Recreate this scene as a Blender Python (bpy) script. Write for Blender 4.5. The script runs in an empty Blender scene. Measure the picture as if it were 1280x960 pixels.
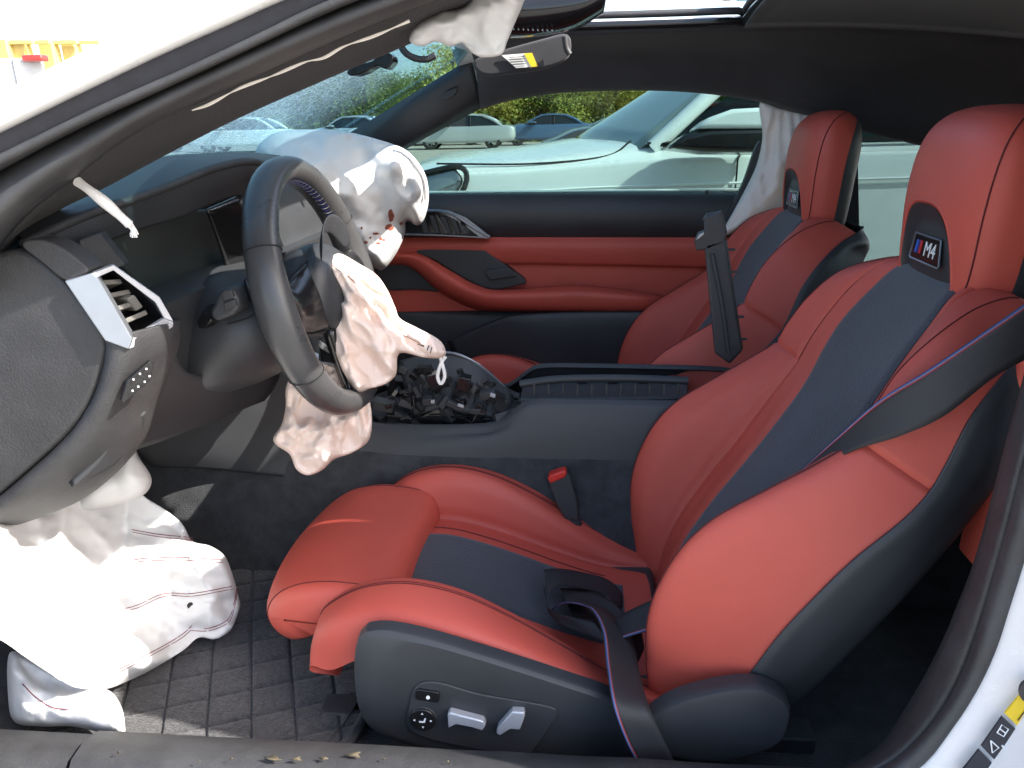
import bpy, bmesh, math, random
import numpy as np
from mathutils import Vector, noise, geometry
R = math.radians
random.seed(4)

# ---------------------------------------------------------------- camera
FPX, YAW, PITCH, ROLL = 980.0, R(5.6), R(18.6), R(-1.0)
CAM = np.array([0.0, -1.5, 1.15])
_f = np.array([-math.sin(YAW)*math.cos(PITCH), math.cos(YAW)*math.cos(PITCH), -math.sin(PITCH)])
_r = np.array([math.cos(YAW), math.sin(YAW), 0.0]); _u = np.cross(_r, _f)
_r2 = _r*math.cos(ROLL) + _u*math.sin(ROLL); _u2 = np.cross(_r2, _f)
scn = bpy.context.scene
C = scn.collection
camd = bpy.data.cameras.new('camera'); cam = bpy.data.objects.new('camera', camd); C.objects.link(cam)
camd.sensor_width = 36.0; camd.lens = FPX/1280*36.0; camd.clip_start = 0.02; camd.clip_end = 600
from mathutils import Matrix
cam.matrix_world = Matrix(((_r2[0], _u2[0], -_f[0], CAM[0]), (_r2[1], _u2[1], -_f[1], CAM[1]),
                           (_r2[2], _u2[2], -_f[2], CAM[2]), (0, 0, 0, 1)))
scn.camera = cam

# ---------------------------------------------------------------- sky, sun, exposure
SUN_AZ, SUN_EL = 17.6, 40.0            # light travels towards -X and a little +Y (degrees off the car axis)
ld = Vector((-math.cos(R(SUN_AZ))*math.cos(R(SUN_EL)), math.sin(R(SUN_AZ))*math.cos(R(SUN_EL)), -math.sin(R(SUN_EL))))
w = bpy.data.worlds.new('World'); scn.world = w; w.use_nodes = True
nt = w.node_tree; bg = nt.nodes['Background']
sky = nt.nodes.new('ShaderNodeTexSky'); sky.sky_type = 'NISHITA'; sky.sun_disc = False
sky.sun_elevation = R(SUN_EL); sky.sun_rotation = math.atan2(-ld.x, -ld.y)
sky.air_density = 1.0; sky.dust_density = 2.5; sky.ozone_density = 1.0
nt.links.new(sky.outputs[0], bg.inputs[0]); bg.inputs[1].default_value = 0.15
sd = bpy.data.lights.new('sun', 'SUN'); sd.energy = 3.6; sd.angle = R(0.5); sd.color = (1.0, 0.95, 0.87)
so = bpy.data.objects.new('sun', sd); C.objects.link(so)
so.rotation_euler = ld.to_track_quat('-Z', 'Y').to_euler()
vs = scn.view_settings; vs.view_transform = 'Standard'; vs.look = 'None'; vs.gamma = 1; vs.exposure = 1.95
scn.cycles.max_bounces = 8; scn.cycles.transparent_max_bounces = 16

# ---------------------------------------------------------------- pixel to place
def ray(x, y): return _f + _r2*(x-640)/FPX - _u2*(y-480)/FPX
def P(x, y, Y):
    d = ray(x, y); return CAM + d*((Y-CAM[1])/d[1])
def PX(x, y, X):
    d = ray(x, y); return CAM + d*((X-CAM[0])/d[0])
def PZ(x, y, Z):
    d = ray(x, y); return CAM + d*((Z-CAM[2])/d[2])

# ---------------------------------------------------------------- materials
MATS = {}
def mat(name, col, rough=0.5, metal=0.0, bump=0.0, bscale=300.0, var=0.0, vscale=8.0, coat=0.0, sheen=0.0, spec=0.5, kind='noise', bdist=0.001, detail=4):
    m = bpy.data.materials.new(name); m.use_nodes = True; t = m.node_tree; b = t.nodes['Principled BSDF']
    b.inputs['Base Color'].default_value = (*col, 1); b.inputs['Roughness'].default_value = rough
    b.inputs['Metallic'].default_value = metal; b.inputs['Coat Weight'].default_value = coat
    b.inputs['Sheen Weight'].default_value = sheen; b.inputs['Specular IOR Level'].default_value = spec
    tc = t.nodes.new('ShaderNodeTexCoord')
    if var > 0:
        n = t.nodes.new('ShaderNodeTexNoise'); n.inputs['Scale'].default_value = vscale; n.inputs['Detail'].default_value = 6
        n.inputs['Roughness'].default_value = 0.65
        t.links.new(tc.outputs['Object'], n.inputs['Vector'])
        mr = t.nodes.new('ShaderNodeMapRange'); mr.inputs['From Min'].default_value = 0.3; mr.inputs['From Max'].default_value = 0.7
        mr.inputs['To Min'].default_value = 1-var; mr.inputs['To Max'].default_value = 1+var
        t.links.new(n.outputs['Fac'], mr.inputs['Value'])
        mx = t.nodes.new('ShaderNodeVectorMath'); mx.operation = 'SCALE'; mx.inputs[0].default_value = col
        t.links.new(mr.outputs[0], mx.inputs['Scale']); t.links.new(mx.outputs[0], b.inputs['Base Color'])
        mr2 = t.nodes.new('ShaderNodeMapRange'); mr2.inputs['To Min'].default_value = max(0.02, rough-0.12); mr2.inputs['To Max'].default_value = min(1, rough+0.12)
        t.links.new(n.outputs['Fac'], mr2.inputs['Value']); t.links.new(mr2.outputs[0], b.inputs['Roughness'])
    if bump > 0:
        if kind == 'voronoi':
            n2 = t.nodes.new('ShaderNodeTexVoronoi'); n2.inputs['Scale'].default_value = bscale; o = n2.outputs['Distance']
        else:
            n2 = t.nodes.new('ShaderNodeTexNoise'); n2.inputs['Scale'].default_value = bscale; n2.inputs['Detail'].default_value = detail; o = n2.outputs['Fac']
        t.links.new(tc.outputs['Object'], n2.inputs['Vector'])
        bp = t.nodes.new('ShaderNodeBump'); bp.inputs['Strength'].default_value = bump; bp.inputs['Distance'].default_value = bdist
        t.links.new(o, bp.inputs['Height']); t.links.new(bp.outputs[0], b.inputs['Normal'])
    MATS[name] = m
    return m

mat('red_leather', (0.50, 0.078, 0.052), 0.56, bump=0.25, bscale=700, var=0.07, vscale=5, kind='voronoi', bdist=0.0006)
mat('red_thread', (0.10, 0.012, 0.012), 0.8)
mat('dark_red_thread', (0.16, 0.03, 0.04), 0.8)
mat('black_plastic', (0.034, 0.036, 0.040), 0.52, bump=0.3, bscale=900, var=0.18, vscale=6, bdist=0.0005)
mat('grey_plastic', (0.031, 0.031, 0.033), 0.55, bump=0.7, bscale=420, var=0.3, vscale=18, bdist=0.0010)
mat('vent_grey', (0.11, 0.105, 0.095), 0.5, var=0.15, vscale=30, bump=0.2, bscale=700)
mat('gloss_black', (0.012, 0.012, 0.013), 0.16, var=0.1)
mat('black_leather', (0.034, 0.036, 0.040), 0.42, bump=0.25, bscale=700, kind='voronoi', var=0.15, vscale=9, bdist=0.0006)
mat('wheel_leather', (0.055, 0.055, 0.057), 0.30, bump=0.2, bscale=900, kind='voronoi', var=0.15, vscale=14, bdist=0.0005)
mat('carpet', (0.046, 0.048, 0.052), 1.0, bump=1.0, bscale=500, var=0.35, vscale=30, sheen=0.15, spec=0.1, bdist=0.003)
mat('mat_carpet', (0.062, 0.062, 0.066), 1.0, bump=1.0, bscale=300, var=0.45, vscale=140, sheen=0.2, spec=0.1, bdist=0.003)
mat('headliner', (0.046, 0.046, 0.050), 0.95, bump=0.5, bscale=700, var=0.15, vscale=10, sheen=0.15, spec=0.15)
mat('pillar_fabric', (0.020, 0.018, 0.021), 0.95, bump=1.0, bscale=450, var=0.4, vscale=260, sheen=0.1, spec=0.15, bdist=0.002)
mat('white_fabric', (0.60, 0.60, 0.60), 0.85, bump=0.35, bscale=900, var=0.03, vscale=12, spec=0.2)
mat('pink_fabric', (0.80, 0.65, 0.57), 0.85, bump=0.35, bscale=900, var=0.06, vscale=16, spec=0.2)
mat('cream_fabric', (0.80, 0.75, 0.70), 0.85, bump=0.3, bscale=900, var=0.05, vscale=10, spec=0.2)
mat('brown_stain', (0.22, 0.06, 0.035), 0.9, var=0.3, vscale=60)
mat('silver', (0.30, 0.32, 0.35), 0.38, metal=0.8, var=0.06, vscale=20)
mat('silver_satin', (0.5, 0.51, 0.54), 0.42, metal=0.45, var=0.05)
mat('rubber', (0.040, 0.040, 0.042), 0.58, bump=0.5, bscale=260, var=0.25, vscale=20, bdist=0.001)
mat('dark_paint', (0.016, 0.017, 0.026), 0.35, bump=0.25, bscale=900, var=0.3, vscale=90, bdist=0.0005)
mat('white_paint', (0.78, 0.78, 0.77), 0.25, coat=0.5, var=0.03, vscale=3)
mat('jamb_paint', (0.70, 0.68, 0.67), 0.3, coat=0.3, var=0.05, vscale=6)
mat('screen', (0.028, 0.034, 0.033), 0.35, var=0.12, vscale=10)
mat('belt_web', (0.022, 0.022, 0.025), 0.6, bump=0.6, bscale=900, var=0.1, bdist=0.0006)
mat('belt_blue', (0.04, 0.08, 0.30), 0.7); mat('belt_red', (0.35, 0.03, 0.05), 0.7); mat('belt_white', (0.22, 0.22, 0.28), 0.7)
mat('red_plastic', (0.55, 0.03, 0.02), 0.4)
mat('rack_yellow', (0.55, 0.42, 0.14), 0.6, var=0.1)
mat('yellow', (0.75, 0.52, 0.02), 0.5, var=0.05); mat('label_white', (0.75, 0.75, 0.72), 0.5); mat('label_dark', (0.02, 0.022, 0.03), 0.4)
mat('print_black', (0.01, 0.01, 0.01), 0.6); mat('print_white', (0.8, 0.8, 0.8), 0.5)
mat('badge_blue', (0.02, 0.12, 0.55), 0.35); mat('badge_navy', (0.02, 0.03, 0.16), 0.35); mat('badge_red', (0.6, 0.03, 0.03), 0.35)
mat('rope', (0.72, 0.70, 0.68), 0.9, bump=0.8, bscale=500)
mat('grime', (0.075, 0.06, 0.036), 0.95, bump=0.6, bscale=300, var=0.3, vscale=60)
mat('suv_paint', (0.64, 0.68, 0.70), 0.28, coat=0.5, var=0.03, vscale=3)
mat('car_silver', (0.42, 0.44, 0.46), 0.3, metal=0.4, coat=0.4); mat('car_red', (0.38, 0.025, 0.02), 0.3, coat=0.5)
mat('car_dark', (0.03, 0.032, 0.036), 0.3, coat=0.5); mat('car_blue', (0.05, 0.10, 0.2), 0.3, coat=0.5)
mat('tyre', (0.02, 0.02, 0.02), 0.8, bump=0.4, bscale=80); mat('dark_glass', (0.012, 0.015, 0.016), 0.08)
mat('lamp_glass', (0.25, 0.27, 0.28), 0.1, metal=0.6, coat=0.6); mat('amber', (0.6, 0.2, 0.03), 0.2, coat=0.5)
mat('suv_screen', (0.20, 0.25, 0.25), 0.06, coat=0.6)  # SUV windshield: pale base colour stands in for the sky reflected in it
mat('gap', (0.008, 0.008, 0.009), 0.8)
mat('trailer_grey', (0.35, 0.36, 0.37), 0.5, var=0.05)
mat('bark', (0.09, 0.065, 0.045), 0.95, bump=0.8, bscale=30, var=0.3, vscale=12, bdist=0.02)
mat('leaf_light', (0.30, 0.31, 0.05), 0.6); mat('leaf_dark', (0.17, 0.21, 0.04), 0.6); mat('leaf_yellow', (0.42, 0.35, 0.07), 0.6)
for k in ('leaf_light', 'leaf_dark', 'leaf_yellow'):
    t = MATS[k].node_tree; b = t.nodes['Principled BSDF']; tl = t.nodes.new('ShaderNodeBsdfTranslucent')
    tl.inputs[0].default_value = b.inputs['Base Color'].default_value; mx = t.nodes.new('ShaderNodeMixShader'); mx.inputs[0].default_value = 0.45
    t.links.new(b.outputs[0], mx.inputs[1]); t.links.new(tl.outputs[0], mx.inputs[2]); t.links.new(mx.outputs[0], t.nodes['Material Output'].inputs[0])
def wrinkle(name, scale=55, strength=0.55, dist=0.006):
    t = MATS[name].node_tree; b = t.nodes['Principled BSDF']; old = b.inputs['Normal'].links[0].from_node
    tc = t.nodes.new('ShaderNodeTexCoord'); mp = t.nodes.new('ShaderNodeMapping'); mp.inputs['Rotation'].default_value = (0.3, 0.5, 0.2); mp.inputs['Scale'].default_value = (1.0, 0.8, 0.42)
    n = t.nodes.new('ShaderNodeTexNoise'); n.noise_type = 'RIDGED_MULTIFRACTAL'; n.inputs['Scale'].default_value = scale; n.inputs['Detail'].default_value = 3; n.inputs['Distortion'].default_value = 0.6
    bp = t.nodes.new('ShaderNodeBump'); bp.inputs['Strength'].default_value = strength; bp.inputs['Distance'].default_value = dist
    t.links.new(tc.outputs['Object'], mp.inputs[0]); t.links.new(mp.outputs[0], n.inputs['Vector']); t.links.new(n.outputs['Fac'], bp.inputs['Height'])
    t.links.new(bp.outputs[0], old.inputs['Normal'])
wrinkle('pink_fabric', 34, 0.9, 0.006); wrinkle('white_fabric', 16, 0.6, 0.006); wrinkle('cream_fabric', 16, 0.4, 0.004)
mat('weeds', (0.10, 0.12, 0.03), 0.9, var=0.4, vscale=3)
# perforated suede-like stripe
m = mat('stripe_suede', (0.034, 0.040, 0.052), 0.85, bump=0.5, bscale=380, var=0.2, vscale=10, kind='voronoi', sheen=0.25, bdist=0.0015)
# ground: gravel and asphalt
m = mat('ground', (0.30, 0.28, 0.25), 0.95, bump=0.8, bscale=25, var=0.25, vscale=2.5, bdist=0.03)

def glass(name, tint, rough=0.0, refl=0.5, crack=False):
    m = bpy.data.materials.new(name); m.use_nodes = True; t = m.node_tree
    for n in list(t.nodes): t.nodes.remove(n)
    out = t.nodes.new('ShaderNodeOutputMaterial'); tr = t.nodes.new('ShaderNodeBsdfTransparent'); tr.inputs[0].default_value = (*tint, 1)
    gl = t.nodes.new('ShaderNodeBsdfGlossy'); gl.inputs['Roughness'].default_value = rough
    fr = t.nodes.new('ShaderNodeFresnel'); fr.inputs[0].default_value = 1.4
    mu = t.nodes.new('ShaderNodeMath'); mu.operation = 'MULTIPLY'; mu.inputs[1].default_value = refl
    mx = t.nodes.new('ShaderNodeMixShader')
    t.links.new(fr.outputs[0], mu.inputs[0]); t.links.new(mu.outputs[0], mx.inputs[0])
    t.links.new(tr.outputs[0], mx.inputs[1]); t.links.new(gl.outputs[0], mx.inputs[2])
    last = mx
    if crack:                                   # crazed laminated glass: white fracture lines, dense round the impact
        tc = t.nodes.new('ShaderNodeTexCoord')
        nz = t.nodes.new('ShaderNodeTexNoise'); nz.inputs['Scale'].default_value = 6
        t.links.new(tc.outputs['Object'], nz.inputs['Vector'])
        ad = t.nodes.new('ShaderNodeMixRGB'); ad.inputs[0].default_value = 0.06
        t.links.new(tc.outputs['Object'], ad.inputs[1]); t.links.new(nz.outputs['Color'], ad.inputs[2])
        facs = []
        for sc_, wd in ((30, 0.025), (85, 0.05)):
            vo = t.nodes.new('ShaderNodeTexVoronoi'); vo.feature = 'DISTANCE_TO_EDGE'; vo.inputs['Scale'].default_value = sc_
            t.links.new(ad.outputs[0], vo.inputs['Vector'])
            lt = t.nodes.new('ShaderNodeMath'); lt.operation = 'LESS_THAN'; lt.inputs[1].default_value = wd
            t.links.new(vo.outputs['Distance'], lt.inputs[0]); facs.append(lt)
        mxm = t.nodes.new('ShaderNodeMath'); mxm.operation = 'MAXIMUM'
        t.links.new(facs[0].outputs[0], mxm.inputs[0]); t.links.new(facs[1].outputs[0], mxm.inputs[1])
        # distance from impact centre
        sub = t.nodes.new('ShaderNodeVectorMath'); sub.operation = 'DISTANCE'; sub.inputs[1].default_value = crack
        t.links.new(tc.outputs['Object'], sub.inputs[0])
        mr = t.nodes.new('ShaderNodeMapRange'); mr.inputs['From Min'].default_value = 0.10; mr.inputs['From Max'].default_value = 0.55
        mr.inputs['To Min'].default_value = 0.9; mr.inputs['To Max'].default_value = 0.0
        t.links.new(sub.outputs['Value'], mr.inputs['Value'])
        hz = t.nodes.new('ShaderNodeMath'); hz.operation = 'MAXIMUM'; hz.inputs[1].default_value = 0.24     # powdered glass between the cracks
        t.links.new(mxm.outputs[0], hz.inputs[0])
        m2 = t.nodes.new('ShaderNodeMath'); m2.operation = 'MULTIPLY'
        t.links.new(hz.outputs[0], m2.inputs[0]); t.links.new(mr.outputs[0], m2.inputs[1])
        df = t.nodes.new('ShaderNodeBsdfDiffuse'); df.inputs[0].default_value = (0.7, 0.78, 0.8, 1)
        tl = t.nodes.new('ShaderNodeBsdfTranslucent'); tl.inputs[0].default_value = (0.7, 0.78, 0.8, 1)
        dm = t.nodes.new('ShaderNodeMixShader'); t.links.new(df.outputs[0], dm.inputs[1]); t.links.new(tl.outputs[0], dm.inputs[2])
        mx2 = t.nodes.new('ShaderNodeMixShader')
        t.links.new(m2.outputs[0], mx2.inputs[0]); t.links.new(mx.outputs[0], mx2.inputs[1]); t.links.new(dm.outputs[0], mx2.inputs[2])
        last = mx2
    t.links.new(last.outputs[0], out.inputs[0])
    MATS[name] = m; return m
glass('window_tint', (0.47, 0.57, 0.54), refl=0.35)
glass('quarter_tint', (0.34, 0.41, 0.40), refl=0.35)
glass('windshield', (0.58, 0.76, 0.80), refl=0.4, crack=tuple(P(395, 130, -0.05)))
glass('roof_glass', (0.50, 0.62, 0.64), refl=0.6)

# ---------------------------------------------------------------- object helpers
def link(o, parent=None):
    C.objects.link(o)
    if parent is not None: o.parent = parent
    return o
def tag(o, label, cat, group=None, kind=None):
    if label: o['label'] = label
    if cat: o['category'] = cat
    if group: o['group'] = group
    if kind: o['kind'] = kind
    return o
def empty(name, loc, label=None, cat=None, group=None):
    o = bpy.data.objects.new(name, None); o.location = loc; o.empty_display_size = 0.1
    link(o); tag(o, label, cat, group); return o
def mk(name, verts, faces, m, parent=None, smooth=True, angle=40, bevel=0, subsurf=0, solid=0, mats=None, fmat=None):
    me = bpy.data.meshes.new(name)
    V = [tuple(map(float, v)) for v in verts]
    off = Vector((0, 0, 0))
    me.from_pydata(V, [], faces); me.update()
    for mm in (mats or [m]): me.materials.append(MATS[mm])
    if fmat: me.polygons.foreach_set('material_index', fmat)
    bm = bmesh.new(); bm.from_mesh(me); bmesh.ops.recalc_face_normals(bm, faces=bm.faces); bm.to_mesh(me); bm.free()
    if smooth:
        me.polygons.foreach_set('use_smooth', [True]*len(me.polygons))
        if angle: me.set_sharp_from_angle(angle=R(angle))
    o = bpy.data.objects.new(name, me); link(o)
    if parent is not None:
        o.parent = parent; o.matrix_parent_inverse = Matrix.Translation(root_loc(parent)).inverted()
    if solid:
        s = o.modifiers.new('s', 'SOLIDIFY'); s.thickness = solid; s.offset = 0
    if bevel:
        b = o.modifiers.new('b', 'BEVEL'); b.width = bevel; b.segments = 3; b.limit_method = 'ANGLE'; b.angle_limit = R(35)
    if subsurf:
        s = o.modifiers.new('ss', 'SUBSURF'); s.levels = s.render_levels = subsurf
    return o
def root_loc(o):
    return Vector(o.location) if o.type == 'EMPTY' else Vector((0, 0, 0))   # parts keep world coordinates
def crv(pts, n, closed=False):
    """Catmull-Rom resample"""
    p = np.array(pts, float); k = len(p)
    segs = k if closed else k-1
    out = []
    for i in range(n):
        t = i/(n if closed else n-1)*segs; s = min(int(t), segs-1); t -= s
        if closed: a, b, c, d = p[(s-1) % k], p[s % k], p[(s+1) % k], p[(s+2) % k]
        else:
            b, c = p[s], p[s+1]; a = p[s-1] if s > 0 else 2*b-c; d = p[s+2] if s+2 < k else 2*c-b
        out.append(0.5*((2*b)+(-a+c)*t+(2*a-5*b+4*c-d)*t*t+(-a+3*b-3*c+d)*t**3))
    return np.array(out)
def even(pts, n, closed=False, smooth=True):
    """resample to even arc length"""
    q = crv(pts, 12*len(pts), closed) if smooth else np.array(pts, float)
    if closed: q = np.vstack([q, q[:1]])
    L = np.r_[0, np.cumsum(np.linalg.norm(np.diff(q, axis=0), axis=1))]
    t = np.linspace(0, L[-1], n+1 if closed else n)
    if closed: t = t[:-1]
    return np.stack([np.interp(t, L, q[:, i]) for i in range(q.shape[1])], 1)
class Surf:
    """bicubic surface through a control grid G[row v][col u]"""
    def __init__(s, G): s.G = np.array(G, float); s.nv, s.nu = s.G.shape[:2]
    @staticmethod
    def _w(t): return np.array([-t+2*t*t-t**3, 2-5*t*t+3*t**3, t+4*t*t-3*t**3, -t*t+t**3])*0.5
    def at(s, u, v):
        def idx(t, n):
            i = min(max(int(t), 0), n-2); return i, t-i
        i, fu = idx(u, s.nu); j, fv = idx(v, s.nv); wu, wv = s._w(fu), s._w(fv)
        def g(jj, ii):
            def col(j2):
                if ii < 0: return 2*s.G[j2][0]-s.G[j2][1]
                if ii >= s.nu: return 2*s.G[j2][-1]-s.G[j2][-2]
                return s.G[j2][ii]
            if jj < 0: return 2*col(0)-col(1)
            if jj >= s.nv: return 2*col(s.nv-1)-col(s.nv-2)
            return col(jj)
        return sum(wv[b]*sum(wu[a]*g(j-1+b, i-1+a) for a in range(4)) for b in range(4))
    def nrm(s, u, v, e=0.02):
        du = s.at(min(u+e, s.nu-1), v)-s.at(max(u-e, 0), v); dv = s.at(u, min(v+e, s.nv-1))-s.at(u, max(v-e, 0))
        n = np.cross(du, dv); return n/(np.linalg.norm(n)+1e-9)
def gridfaces(nu, nv, cu=False):
    f = []
    for j in range(nv-1):
        for i in range(nu if cu else nu-1):
            a = j*nu+i; b = j*nu+(i+1) % nu; f.append((a, b, b+nu, a+nu))
    return f
def panel(name, S, u0, u1, v0, v1, nu, nv, m, parent, pinch=0.006, pw=0.12, sgn=1, puff=0.0, solid=0.0, sides='lrtb', fn=None):
    """upholstered panel cut from a surface; borders roll inwards"""
    V = []
    for j in range(nv):
        v = v0+(v1-v0)*j/(nv-1)
        for i in range(nu):
            u = u0+(u1-u0)*i/(nu-1)
            p = S.at(u, v); n = S.nrm(u, v)*sgn
            e = []
            if 'l' in sides: e.append(abs(u-u0))
            if 'r' in sides: e.append(abs(u1-u))
            if 'b' in sides: e.append(abs(v-v0))
            if 't' in sides: e.append(abs(v1-v))
            d = min(e) if e else 9
            k = -pinch*math.exp(-(d/pw)**2) + puff*(1-math.exp(-(d/0.5)**2))
            if fn: k += fn(u, v)
            V.append(p+n*k)
    return mk(name, V, gridfaces(nu, nv), m, parent, angle=0, solid=solid)
def tube(name, path, r, m, parent, n=8, closed=False, res=None, rad=None, flat=1.0, up=None):
    p = even(path, res or max(8, 8*len(path)), closed) if res != 0 else np.array(path, float)
    k = len(p); V = []; prev = None
    for i in range(k):
        a = p[(i-1) % k] if (closed or i > 0) else p[i]; b = p[(i+1) % k] if (closed or i < k-1) else p[i]
        t = b-a; t /= np.linalg.norm(t)+1e-9
        ref = np.array(up if up is not None else (0, 0, 1.0)) if prev is None else prev
        if abs(t@ref) > 0.98 and prev is None: ref = np.array([1.0, 0, 0])
        s = ref-t*(t@ref); s /= np.linalg.norm(s)+1e-9; prev = s; q = np.cross(t, s)
        rr = r if rad is None else r*rad(i/(k-1))
        for j in range(n):
            th = 2*math.pi*j/n; V.append(p[i]+(s*math.cos(th)*flat+q*math.sin(th))*rr)
    f = []
    for i in range(k if closed else k-1):
        for j in range(n):
            a = i*n+j; b = i*n+(j+1) % n; c = ((i+1) % k)*n+(j+1) % n; d = ((i+1) % k)*n+j; f.append((a, b, c, d))
    if not closed: f += [tuple(range(n)), tuple(range((k-1)*n, k*n))]
    return mk(name, V, f, m, parent, angle=50)
def ribbon(name, L, Rr, m, parent, n=40, th=0.0015, offs=0.0):
    """strap between two edge paths"""
    a, b = even(L, n), even(Rr, n)
    V = [];W = 7
    for i in range(n):
        for j in range(W):
            V.append(a[i]+(b[i]-a[i])*j/(W-1))
    return mk(name, V, gridfaces(W, n), m, parent, angle=0, solid=th)
def slab(name, px, Y, th, m, parent, bevel=0.004, smooth_n=0, front=None, angle=35):
    """solid plate: outline in picture pixels standing at depth Y (number or function), extruded away from the door opening"""
    q = even(px, smooth_n, True) if smooth_n else np.array(px, float)
    fy = Y if callable(Y) else (lambda x, y: Y)
    A = [P(x, y, fy(x, y)) for x, y in q]; n = len(A)
    V = A+[p+np.array((0, th, 0)) for p in A]
    f = [tuple(range(n)), tuple(range(2*n-1, n-1, -1))]+[(i, (i+1) % n, n+(i+1) % n, n+i) for i in range(n)]
    return mk(name, V, f, m, parent, bevel=bevel, angle=angle)
def solid_poly(name, pts, ext, m, parent, bevel=0.003, angle=35):
    """solid plate: 3d outline extruded by a vector"""
    A = [np.array(p, float) for p in pts]; n = len(A); e = np.array(ext, float)
    V = A+[p+e for p in A]
    f = [tuple(range(n)), tuple(range(2*n-1, n-1, -1))]+[(i, (i+1) % n, n+(i+1) % n, n+i) for i in range(n)]
    return mk(name, V, f, m, parent, bevel=bevel, angle=angle)
def box(name, c, s, m, parent, bevel=0.003, rot=None):
    c = np.array(c, float); h = np.array(s, float)/2
    V = []
    for z in (-1, 1):
        for y in (-1, 1):
            for x in (-1, 1):
                v = Vector((x*h[0], y*h[1], z*h[2]))
                if rot is not None: v = rot @ v
                V.append(c+np.array(v))
    f = [(0, 1, 3, 2), (4, 6, 7, 5), (0, 4, 5, 1), (2, 3, 7, 6), (0, 2, 6, 4), (1, 5, 7, 3)]
    return mk(name, V, f, m, parent, bevel=bevel)
def patch(name, rows, nu, nv, m, parent, solid=0.004, pinch=0.0, sgn=1):
    """curved sheet through rows of (px, py, Y)"""
    S = Surf([[P(*c) for c in r] for r in rows])
    V = [S.at((S.nu-1)*i/(nu-1), (S.nv-1)*j/(nv-1)) for j in range(nv) for i in range(nu)]
    return mk(name, V, gridfaces(nu, nv), m, parent, angle=0, solid=solid)
def text(name, s, size, origin, xdir, ydir, m, parent, ext=0.0003, shear=0.0):
    cu = bpy.data.curves.new(name, 'FONT'); cu.body = s; cu.size = size; cu.extrude = ext; cu.shear = shear
    cu.align_x = 'CENTER'; cu.align_y = 'CENTER'; cu.offset = 0.0
    t = bpy.data.objects.new('tmp', cu); C.objects.link(t)
    dg = bpy.context.evaluated_depsgraph_get(); me = bpy.data.meshes.new_from_object(t.evaluated_get(dg))
    bpy.data.objects.remove(t)
    x = Vector(xdir).normalized(); y = Vector(ydir); y = (y-x*(y@x)).normalized(); z = x.cross(y)
    M = Matrix(((x.x, y.x, z.x, origin[0]), (x.y, y.y, z.y, origin[1]), (x.z, y.z, z.z, origin[2]), (0, 0, 0, 1)))
    me.transform(M); me.materials.clear(); me.materials.append(MATS[m]); me.name = name
    o = bpy.data.objects.new(name, me); link(o)
    if parent is not None: o.parent = parent; o.matrix_parent_inverse = Matrix.Translation(root_loc(parent)).inverted()
    return o
def fbm(x, y, z=0.0, o=4):
    return noise.fractal(Vector((x, y, z)), 0.9, 2.1, o)
def ridge(x, y, z=0.0):
    """cloth folds: sharp valleys and rounded crests"""
    a = noise.noise(Vector((x, y, z))); b = noise.noise(Vector((x*2.3+5, y*2.3, z+3)))
    return (1-abs(a)*2.2)*0.7+(1-abs(b)*2.2)*0.3
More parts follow.
